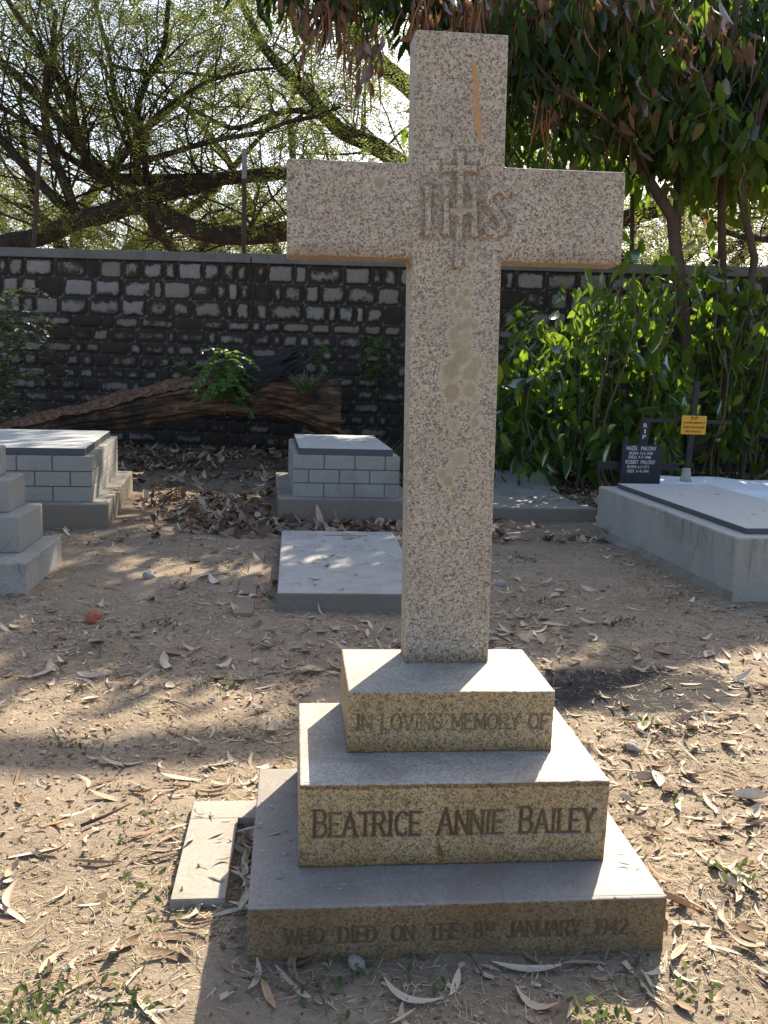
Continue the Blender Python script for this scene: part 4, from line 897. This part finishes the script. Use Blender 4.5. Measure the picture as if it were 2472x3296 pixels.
def pod_tree():
    t = empty('pod_tree', (9.5, 13.5, 0), 'dark overhanging tree with long brown pods above the cross', 'tree'); off = np.array([9.5, 13.5, 0]); mb = MB()
    trunk = [(9.5, 13.5, -.2), (9.3, 13.3, 3), (8.8, 12.9, 6.2), (7.5, 12.2, 8.2), (5.5, 11.2, 8.6), (3.5, 10.2, 8.0), (1.6, 9.6, 7.4), (.2, 9.3, 6.9), (-.8, 9.2, 6.5)]
    mb.tube([np.array(p)-off for p in trunk], [.38, .3, .26, .2, .16, .12, .09, .06, .03], 9, True, 0, .05)
    n = 3600; C = np.stack([rng.uniform(-1.0, 8.2, n), rng.uniform(8.6, 12.4, n), rng.uniform(4.3, 9.0, n)], -1)
    lower = 5.95-.35*np.clip(C[:, 0], 0, 2)/2-1.1*np.clip((C[:, 0]-1.7)/.5, 0, 1)+.32*n2(C[:, 0], C[:, 1], 1.2, 8.)+.32*(C[:, 1]-9.2)
    k = (C[:, 2] > lower) & (C[:, 2] < lower+2.2) & (vnoise(C*.8+5) > -.45); C = C[k]; C = C[lit_gap(C, 1.)]; C = C[dapple(C, .16, 1.5, 9.)][:820]
    # the rest of the crown, higher and farther than the photo's top edge: it shades the middle ground
    n = 2200; H = np.stack([rng.uniform(-1, 11.5, n), rng.uniform(9.5, 17, n), rng.uniform(6.7, 10.2, n)], -1); H = H[(H[:, 2] > 1.75+.36*(H[:, 1]+2.8)) & (vnoise(H*.55+3) > -.35)]
    H = H[lit_gap(H, 1.)]; H = H[dapple(H, .02, 1.5, 14.)][:850]; C = np.concatenate([C, H])
    for c in C[::2]:
        e = c+np.array([rng.normal()*.25, rng.normal()*.25, .6]); mb.tube([e-off, (e+c)/2+rng.normal(size=3)*.05-off, c-off], [.014, .01, .005], 3, False)
    mb.build('trunk', M['treebark'], t, True)
    P, D, L, W = hanging(C, 13, np.array([.2, .2, .2]), (.2, .38), (.24, .36), .4); P -= off
    V, Fq = leaves_broad(P, D, L, W, .2); link('crown', np_mesh('crown', V, Fq), M['darkleaf'], t)
    # pod clusters at measured places
    px = [(640,20),(655,60),(700,40),(735,15),(760,60),(775,120),(790,150),(905,20),(930,60),(980,30),(1010,50),(1040,40),(1075,20),(1095,60),(1110,30),(1130,80),(1150,25),(1180,20),(1215,60),(1240,20),(1265,40),(1290,70),(1310,20),(1350,30),(1385,120),(1400,190),(1420,60),(1470,120),(1490,190),(1500,240),(1520,160),(1555,60),(1600,120),(1180,240),(1240,190),(1290,300),(1620,300),(1360,250)]
    Td = np.array([at(x+rng.uniform(-14, 14), y-30+rng.uniform(-20, 25), rng.uniform(8.7, 9.4)) for x, y in px for _ in range(2)])
    P, D, L, W = hanging(Td, 7, np.array([.11, .1, .14]), (.16, .34), (.26, .42), .35); P -= off
    V, Fq = leaves_broad(P, D, L, W, .45); link('dead_leaves', np_mesh('dead_leaves', V, Fq), M['deadleaf'], t)
    for x, y in px:
        p = at(x+rng.uniform(-6, 6), y-25, rng.uniform(8.7, 9.6)); b = MB()
        for j in range(int(rng.integers(3, 8))):
            q = p+rng.normal(size=3)*np.array([.09, .08, .08]); d = np.array([rng.normal()*.16, rng.normal()*.16, -1.]); L = rng.uniform(.4, .85); cv = rng.normal(size=3)*.28
            pts = [q+d*L*s+cv*L*s*(1-s) - off for s in np.linspace(0, 1, 6)]; b.tube(pts, [.004, .009, .012, .012, .010, .003], 4, False)
        b.build('pod_cluster', M['pod'], t, True)
pod_tree()

# ------------------------------------------------------------------ small plants
def fern(x, y, z, h, nfr, label, name='fern_plant', cat='plant', mat='fern', group=None, Lf=.055, spread=.5):
    t = empty(name, (x, y, z), label, cat, group); mb = MB(); parts = []
    for j in range(nfr):
        an = rng.uniform(0, 2*math.pi); q = np.array([0, 0, h*rng.uniform(.15, .8)]); d = np.array([math.cos(an)*.8, math.sin(an)*.5, rng.uniform(.1, .9)]); Lr = h*rng.uniform(.4, .8)*spread*1.6; pts = [q]
        for s in range(8): d = d+np.array([0, 0, -.16]); q = q+d/np.linalg.norm(d)*Lr/8; pts.append(q.copy())
        mb.tube(pts, np.linspace(.004, .0015, 9), 3, False); P = []; D = []
        for s in range(1, 9):
            for f in (0, .5):
                c = pts[s-1]+(pts[s]-pts[s-1])*f; tn = pts[s]-pts[s-1]; sd = np.cross(tn, [0, 0, 1]); sd /= np.linalg.norm(sd)+1e-9
                for sg in (-1, 1): P.append(c); D.append(sd*sg+tn/np.linalg.norm(tn)*.35+rng.normal(size=3)*.12)
        P = np.array(P); D = np.array(D); L = rng.uniform(.7, 1.1, len(P))*Lf; parts.append(leaves_simple(P, D, L, L*.42, .05))
    mb.tube([(0, 0, -.02), (0, .0, h*.4), (.02, 0, h*.82)], [.008, .006, .004], 4, False)
    mb.build('stem', M['stem'], t, True); V, Fq = joinVF(parts); link('fronds', np_mesh('fronds', V, Fq), M[mat], t)
fp = at(485, 890, 10.0); fern(fp[0], fp[1], fp[2]-.02, 1.12, 44, 'feathery green sapling growing over the fallen log', Lf=.09, spread=.42)
q = at(815, 760, 11.5); fern(q[0], 11.4, 1.1, 1.05, 20, 'feathery seedling growing up wall beside the cross shaft', Lf=.075, spread=.35)
q = at(690, 830, 11.4); fern(q[0], 11.3, .8, 1.3, 8, 'thin sparse seedling between the log stub and cross shaft', Lf=.06, spread=.18)
q = at(395, 830, 11.7); fern(q[0], 11.6, .9, .9, 10, 'small weedy sprig against wall above the middle of the log', Lf=.05, spread=.3)
q = at(1160, 720, 10.2); fern(q[0], 10.1, 1.2, 1.5, 26, 'feathery sprig in front of wall just right of the cross shaft', Lf=.09, spread=.4)
q = at(20, 780, 11.0); fern(q[0], 10.9, .3, 2.6, 46, 'dim wispy shrub against wall at the left edge', 'wispy_shrub', 'shrub', 'weed', Lf=.10, spread=.35)
def grass(x, y, z, h, n, rad, label, group=None, mat='grass', arch=.5, name='grass_tuft'):
    t = empty(name, (x, y, z), label, 'grass', group); V = []; Fq = []
    for j in range(n):
        an = rng.uniform(0, 6.28); r = rad*math.sqrt(rng.random()); b0 = np.array([math.cos(an)*r, math.sin(an)*r*.7, -.01]); d = np.array([rng.normal()*.3, rng.normal()*.3, 1.]); o = np.array([math.cos(an), math.sin(an), 0])*arch*rng.uniform(.3, 1.4); L = h*rng.uniform(.5, 1.1); w = np.array([-math.sin(an), math.cos(an), 0])*.006*h/.5; k = len(V)
        for s, ww in ((0, 1), (.35, .95), (.7, .7), (1, .05)):
            c = b0+d*L*s+o*L*s*s-np.array([0, 0, .35*L*s*s*s*arch*2]); V += [c-w*ww, c+w*ww]
        Fq += [(k, k+1, k+3, k+2), (k+2, k+3, k+5, k+4), (k+4, k+5, k+7, k+6)]
    me = np_mesh('blades', V, Fq, True); link('blades', me, M[mat], t)
q = at(655, 850, 10.45); grass(q[0]+.02, 10.12, 1.12, .55, 80, .12, 'bright grass tuft sprouting from the log beside the stub', arch=.7)
for (dx, dy, Y, h, n, lab) in [(800, 985, 10.2, .95, 130, 'arching grass clump left of cross shaft past the log end'), (1130, 985, 9.3, 1.15, 220, 'tall grass clump right of cross shaft under the shrub'), (40, 940, 10.6, .75, 90, 'dim grass clump by the low end of the log')]:
    q = at(dx, dy, Y); grass(q[0], Y, 0, h, n, .5, lab, arch=.8)
weeds = [(320, 1930, 'low green weed rosette left of kerb'), (800, 2110, 'green weed mat in front of the bottom step'), (310, 1760, 'small weed by the dry curled leaf left'), (1400, 1560, ''), (100, 2140, ''), (1430, 1730, ''), (1520, 2130, ''), (690, 2140, ''), (1290, 2180, ''), (600, 1290, ''), (950, 1180, ''), (1130, 1210, ''), (350, 1350, ''), (1180, 1300, ''), (170, 1600, ''), (480, 1480, ''), (260, 2180, ''), (20, 2190, ''), (1600, 1900, ''), (1345, 1345, ''), (1445, 1290, '')]
def ground_at(dx, dy):
    d = ray_dir(dx*S_D, dy*S_D); p = CAM+d*(-CAM[2]/d[2]); return p
for (dx, dy, lab) in weeds:
    p = ground_at(dx, dy); t = empty('weed_tuft', (p[0], p[1], float(gz(p[0], p[1]))), lab or 'small low green weed tuft growing in the bare soil', 'weed', None if lab else 'small weed tufts in the soil')
    n = int(rng.integers(30, 60)); r = rng.uniform(.05, .10)*(1.5 if lab else 1); P = rng.normal(size=(n, 3))*np.array([r, r*.8, .004])+np.array([0, 0, .012]); D = unit(n, .5); L = rng.uniform(.015, .04, n)
    V, Fq = leaves_broad(P, D, L, L*.42, .2); link('leaves', np_mesh('leaves', V, Fq), M['weed'], t)

# stray stones
def rock(name, p, s, mat, label, cat, seed, group=None, flat=.7):
    bm = bmesh.new(); bmesh.ops.create_icosphere(bm, subdivisions=3, radius=1.)
    for v in bm.verts:
        q = np.array(v.co); v.co *= 1+.32*float(vnoise(q*1.3+seed))+.12*float(vnoise(q*3.5+seed)); v.co.z *= flat
    bmesh.ops.scale(bm, vec=(s, s*.8, s), verts=bm.verts); me = bpy.data.meshes.new(name); bm.to_mesh(me); bm.free()
    o = link(name, me, M[mat]); o.location = (p[0], p[1], float(gz(p[0], p[1]))+s*.3); o.rotation_euler = (0, 0, seed); return tag(o, label, cat, group)
rock('brick_lump', ground_at(200, 1340), .062, 'brick', 'red broken brick lump alone on soil at left', 'brick', 1.3)
rock('brick_lump', ground_at(420, 1132), .055, 'brick', 'brown brick lump on soil between the two table tombs', 'brick', 4.3)
for dx, dy, s, lab in [(322, 1245, .05, 'grey stone lying on soil in front of the stepped memorial'), (770, 2073, .028, 'pale pebble against the foot of the bottom step'), (1080, 1262, .05, 'brown stone just right of the cross shaft foot'), (1365, 1610, .035, 'pale pebble right of the top step'), (600, 2052-60, .02, 'tiny stone in the kerb gap')]:
    rock('stone', ground_at(dx, dy), s, 'stone', lab, 'stone', dx*.37)

# ------------------------------------------------------------------ leaf litter
def solid_free(x, y, pad=.0):
    k = np.ones(len(x), bool)
    for r in SOLID: k &= ~((x > r[0]-pad) & (x < r[1]+pad) & (y > r[2]-pad) & (y < r[3]+pad))
    return k
def scatter(n, x0, x1, y0, y1, dens):
    x = rng.uniform(x0, x1, n); y = rng.uniform(y0, y1, n); k = solid_free(x, y) & (rng.random(n) < dens(x, y)); return x[k], y[k]
def long_leaf(L, W, curl, bend, lift, ns=9):
    """curved, rolled eucalyptus-like leaf lying along x"""
    V = []; Fq = []
    for i in range(ns):
        s = i/(ns-1); a_ = bend*(s-.5); x = L*(s-.5); y = L*bend*.5*((s-.5)**2*2); w = W*.5*max(.05, math.sin(math.pi*min(1, (s*.94+.03))))**.8
        z = lift*(2*s-1)**2+.004
        V += [(x, y-w, z+curl*w), (x, y, z), (x, y+w, z+curl*w*.8)]
        if i: k = (i-1)*3; Fq += [(k, k+3, k+4, k+1), (k+1, k+4, k+5, k+2)]
    return np.array(V), np.array(Fq)
def instances(shapes, x, y, size, tiltmax, zoff=.004, sink=.7):
    """bake many transformed copies of the given shapes into arrays"""
    parts = []
    idx = rng.integers(0, len(shapes), len(x)); h = gz(x, y)
    for si, (V0, F0) in enumerate(shapes):
        k = np.where(idx == si)[0]
        if not len(k): continue
        an = rng.uniform(0, 2*math.pi, len(k)); tx = rng.normal(size=len(k))*tiltmax; ty = rng.normal(size=len(k))*tiltmax; s = size[k]
        c, sn = np.cos(an), np.sin(an); X = V0[None, :, 0]*s[:, None]; Y = V0[None, :, 1]*s[:, None]; Z = V0[None, :, 2]*s[:, None]+X*tx[:, None]+Y*ty[:, None]
        Z = Z-np.minimum(Z.min(1, keepdims=True), 0)*sink
        P = np.stack([X*c[:, None]-Y*sn[:, None]+x[k][:, None], X*sn[:, None]+Y*c[:, None]+y[k][:, None], Z+h[k][:, None]+zoff], -1)
        f = (F0[None]+np.arange(len(k))[:, None, None]*len(V0)).reshape(-1, F0.shape[1]); parts.append((P.reshape(-1, 3), f))
    return joinVF(parts)
LV = [long_leaf(1, w, c, b_, l) for w, c, b_, l in [(.13, .5, .35, .04), (.16, -.4, .6, .08), (.11, .9, .2, .02), (.17, .3, -.5, .10), (.14, .7, .9, .05), (.12, -.6, -.3, .13), (.19, .2, .15, .03), (.15, 1.2, .5, .16)]]
OV = [long_leaf(1, w, c, b_, l, 6) for w, c, b_, l in [(.42, .5, .2, .12), (.5, -.4, .1, .2), (.36, .8, .3, .25), (.46, 1.0, -.2, .1)]]
FR = [(np.array([(-.5, -.25, .0), (.45, -.3, .06), (.5, .22, .02), (-.4, .3, .09)]), np.array([[0, 1, 2, 3]])), (np.array([(-.5, -.08, .0), (.5, -.1, .05), (.48, .1, .09), (-.5, .07, .02)]), np.array([[0, 1, 2, 3]]))]
fire = lambda x, y: 1-.8*(((x-1.22)/.55)**2+((y-1.44)/.3)**2 < 1)
clump = lambda x, y: fire(x, y)*np.clip(.42+.75*n2(x, y, 1.1, 2.)+.35*n2(x, y, 3.3, 5.), .03, 1)
# individuals: the nearest, largest fallen leaves
leaf_me = []
for j, (V0, F0) in enumerate(LV+OV[:2]):
    me = np_mesh('fallen_leaf', V0*(.62 if j >= len(LV) else 1.), F0, True); me.materials.append(M['fallen']); leaf_me.append(me)
nx, ny = scatter(4600, -1.9, 2.4, -1.15, 2.6, lambda x, y: np.clip(clump(x, y)*(.50+.50*((x > .55) & (y < 1.6)))+.08*(y < -.3), 0, 1))
order = np.argsort((nx-CAM[0])**2+(ny-CAM[1])**2); nx, ny = nx[order], ny[order]
pick = np.sort(rng.choice(min(len(nx), 640), 268, replace=False)); nh = gz(nx, ny)
def put_leaf(x, y, z, L, an, me, lab=None, rx=0., ry=0.):
    o = bpy.data.objects.new('fallen_leaf', me); COL.objects.link(o); o.location = (x, y, z); o.scale = (L, L, L); o.rotation_euler = (rx, ry, an)
    return tag(o, lab or 'dry curled leaf lying among others on the bare soil', 'leaf', 'fallen leaves on the soil' if not lab else None)
for i in pick:
    put_leaf(nx[i], ny[i], nh[i]+.004, rng.uniform(.07, .185), rng.uniform(0, 6.28), leaf_me[int(rng.integers(0, len(leaf_me)-(rng.random() < .7)*2))], None, rng.normal()*.14, rng.normal()*.12)
for (dx, dy, L, an, k, lab) in [(1140, 2085, .19, -.12, 0, 'long pale leaf lying in front of the bottom step right of centre'), (880, 2150, .17, -.55, 4, 'long curled leaf at the near edge below the weed mat'), (208, 1880-30, .16, -.12, 2, 'long straight pale leaf left of the kerb'), (110, 2060, .13, 1.1, 3, 'broad pale leaf standing on edge in the sunny lower left corner'), (372, 2020, .13, -.2, 6, 'wide pale leaf left of the bottom step in sun'), (400, 1985, .16, .05, 2, 'straight thin leaf just below the kerb end'), (425, 1960, .11, 1.3, 4, 'upright curled leaf against the kerb end'), (1535, 1880+70, .10, 1.6, 7, 'rolled pale leaf right of the bottom step'), (1500, 1690, .17, .1, 1, 'pair-like broad leaf in sun right of the middle step'), (345, 2150-90, .12, .3, 0, 'curved leaf in sun near the shadow edge of the base'), (500, 1580, .12, .05, 3, 'orange brown leaf left of the middle step')]:
    p = ground_at(dx, dy); put_leaf(p[0], p[1], float(gz(p[0], p[1]))+.006, L, an, leaf_me[k], lab, .15)
put_leaf(-.52, -.19, Z3+.003, .045, .5, leaf_me[6], 'tiny pale leaf lying on top of the bottom step')
rest = np.setdiff1d(np.arange(len(nx)), pick)
x2, y2 = scatter(17000, -6, 6, 1.3, 11.6, lambda x, y: np.clip(clump(x, y)*.75, 0, 1)); sz2 = rng.uniform(.025, .14, len(x2))*rng.choice([.5, .75, 1.], len(x2))
fx, fy = scatter(42000, -3.2, 3.6, -1.3, 5.6, lambda x, y: np.clip(.25+clump(x, y), 0, 1)*fire(x, y)); fz = rng.uniform(.006, .034, len(fx))*rng.uniform(.5, 1, len(fx))
FRB = [(v*np.array([1, 1.3, 2.]), f) for v, f in FR]
parts = [instances(LV+OV[2:], nx[rest], ny[rest], rng.uniform(.03, .13, len(rest))*np.where(nx[rest] < .3, rng.choice([.3, .45, .7, 1.], len(rest)), 1), .18), instances(FRB[0:0]+[(l[0], l[1]) for l in LV+OV], x2, y2, sz2, .22)]
V, Fq = joinVF(parts); tag(link('leaf_litter', np_mesh('leaf_litter', V, Fq, True), M['litter']), 'scattered long dry leaves over the whole ground', 'leaf litter', kind='stuff')
V, Fq = instances(FR, fx, fy, fz, .25); tag(link('leaf_crumbs', np_mesh('leaf_crumbs', V, Fq), M['crumb']), 'crumbled bits of dry leaf on the soil', 'leaf litter', kind='stuff')
x3, y3 = scatter(26000, -7, 7.5, 5.2, 12.2, lambda x, y: np.clip((.30+.9*n2(x, y, .9, 12.)+.25*n2(x, y, 3, 3.)+.35*(y > 8.2)), .02, 1)); sz = rng.uniform(.06, .17, len(x3))
V, Fq = instances(OV+LV[:3], x3, y3, sz, .4, .01+0*.1); V[:, 2] += rng.random(1)*.0; tag(link('brown_leaves', np_mesh('brown_leaves', V, Fq, True), M['brownlitter']), 'deep brown dead leaves below the wall and shrubs', 'leaf litter', kind='stuff')
def straw(n, x0, x1, y0, y1, dens, Lr):
    x, y = scatter(n, x0, x1, y0, y1, dens); m = len(x); P = np.stack([x, y, gz(x, y)+.002], -1); an = rng.uniform(0, 6.28, m); D = np.stack([np.cos(an), np.sin(an), np.abs(rng.normal(size=m))*.28], -1); D /= np.linalg.norm(D, axis=1, keepdims=True)
    L = rng.uniform(*Lr, m)[:, None]; w = np.stack([-np.sin(an), np.cos(an), 0*an], -1)*rng.uniform(.0007, .0017, m)[:, None]
    V = np.stack([P-w, P+w, P+D*L+w*.4, P+D*L-w*.4], 1).reshape(-1, 3); return V, np.arange(m*4).reshape(-1, 4)
V, Fq = straw(80000, -2.6, 3.0, -1.3, 4.2, lambda x, y: fire(x, y)*np.clip(.45+.8*n2(x, y, 1.7, 21.), .05, 1), (.012, .06)); tag(link('dry_grass', np_mesh('dry_grass', V, Fq), M['straw']), 'short dry grass stubble over the soil', 'grass', kind='stuff')
def grit(n):
    x, y = scatter(n, -2.2, 2.6, -1.3, 3.0, lambda x, y: np.clip(.5+.5*n2(x, y, 4., 31.), .1, 1)); m = len(x); s = rng.uniform(.002, .009, m)*rng.uniform(.4, 1, m)
    c = np.stack([x, y, gz(x, y)+s*.3], -1); o = np.array([(1,0,0),(0,1,0),(-1,0,0),(0,-1,0),(0,0,1)]); an = rng.uniform(0, 6.28, m)
    q = o[None]*s[:, None, None]*rng.uniform(.6, 1.2, (m, 5, 1)); V = q.copy(); V[..., 0] = q[..., 0]*np.cos(an)[:, None]-q[..., 1]*np.sin(an)[:, None]; V[..., 1] = q[..., 0]*np.sin(an)[:, None]+q[..., 1]*np.cos(an)[:, None]
    V = (V+c[:, None]).reshape(-1, 3); b = np.arange(m)[:, None]*5; f = np.concatenate([np.concatenate([b+i, b+(i+1) % 4, b+4], 1) for i in range(4)]); return V, f
V, Fq = grit(24000); tag(link('soil_crumbs', np_mesh('soil_crumbs', V, Fq), M['grit']), 'soil crumbs and grit on the bare ground', 'soil', kind='stuff')
# litter caught on the graves
def litter_on(n, x0, x1, y0, y1, z, sz=(.03, .1)):
    x = rng.uniform(x0, x1, n); y = rng.uniform(y0, y1, n); V, Fq = instances(LV+FR, x, y, rng.uniform(*sz, n), .12); return V+np.array([0, 0, 1.])*0, Fq, x, y, z
parts = []
for n, x0, x1, y0, y1, z, szr in [(40, -.5, .35, 2.95, 4.95, .108, (.02, .12)), (9, .0, .4, 6.4, 7.6, .715, (.03, .08)), (18, -.45, .45, -.56, -.40, Z3, (.006, .018)), (10, .46, .57, -.5, .2, Z3, (.01, .05)), (8, -.4, .42, -.37, -.19, Z2, (.006, .02)), (70, 1.2, 2.6, 6.5, 8.0, .10, (.05, .14)), (26, -2.28, -2.18, 5.7, 7.9, .225, (.05, .13)), (14, 2.9, 3.6, 3.6, 5.4, .50, (.02, .07)), (60, -.6, -.59+.14, -.5, .2, Z3, (.006, .016)), (12, -.81, -.68, -.28, .25, .013, (.03, .08)), (25, -.62, -.6, -.35, .15, .0, (.05, .12)), (12, 3.9, 5.8, 6.5, 7.4, .42, (.05, .12))]:
    x = rng.uniform(x0, x1, n); y = rng.uniform(y0, y1, n); V, Fq = instances(LV+FR if szr[1] < .03 else LV, x, y, rng.uniform(*szr, n), .04, .0, 1.)
    # lift from the soil to the slab top
    V = V.copy(); V[:, 2] += z+.004-gz(V[:, 0], V[:, 1]); parts.append((V, Fq))
PV = []
quads = [p for p in parts]
V, Fq = joinVF(quads); tag(link('grave_litter', np_mesh('grave_litter', V, Fq, True), M['litter']), 'dry leaf bits lying on the slabs and kerbs', 'leaf litter', kind='stuff')
# twigs
tw = MB()
for j in range(70):
    x = rng.uniform(-2, 2.3); y = rng.uniform(-1, 4)
    if not solid_free(np.array([x]), np.array([y]))[0]: continue
    an = rng.uniform(0, 6.28); L = rng.uniform(.05, .2); z = float(gz(x, y))+.006
    tw.tube([(x, y, z), (x+math.cos(an)*L*.5+.01*rng.normal(), y+math.sin(an)*L*.5, z+.006), (x+math.cos(an)*L, y+math.sin(an)*L, z+.002)], [.003, .0025, .0012], 4, False)
tag(tw.build('twigs', M['stem'], None, True), 'thin dry twigs strewn on the soil', 'twigs', kind='stuff')
p = ground_at(240, 1760); b = MB(); b.tube([(-.09, -.06, .012), (-.02, -.01, .02), (.06, .05, .035)], [.006, .006, .003], 6, True); o = tag(b.build('stick', M['treebark'], None, True), 'short dark stick on soil left of the kerb', 'stick'); o.location = (p[0], p[1], float(gz(p[0], p[1])))
p0 = ground_at(1195, 1480); b = MB(); b.tube([(0, 0, 0), (.005, 0, .12), (-.006, 0, .27), (-.004, .0, .36), (.05, 0, .352)], [.0013]*5, 4, False)
o = tag(b.build('dry_stalk', M['straw'], None, True), 'single thin dry grass stalk beside the top step', 'grass'); o.location = (p0[0]-.0, p0[1], 0)
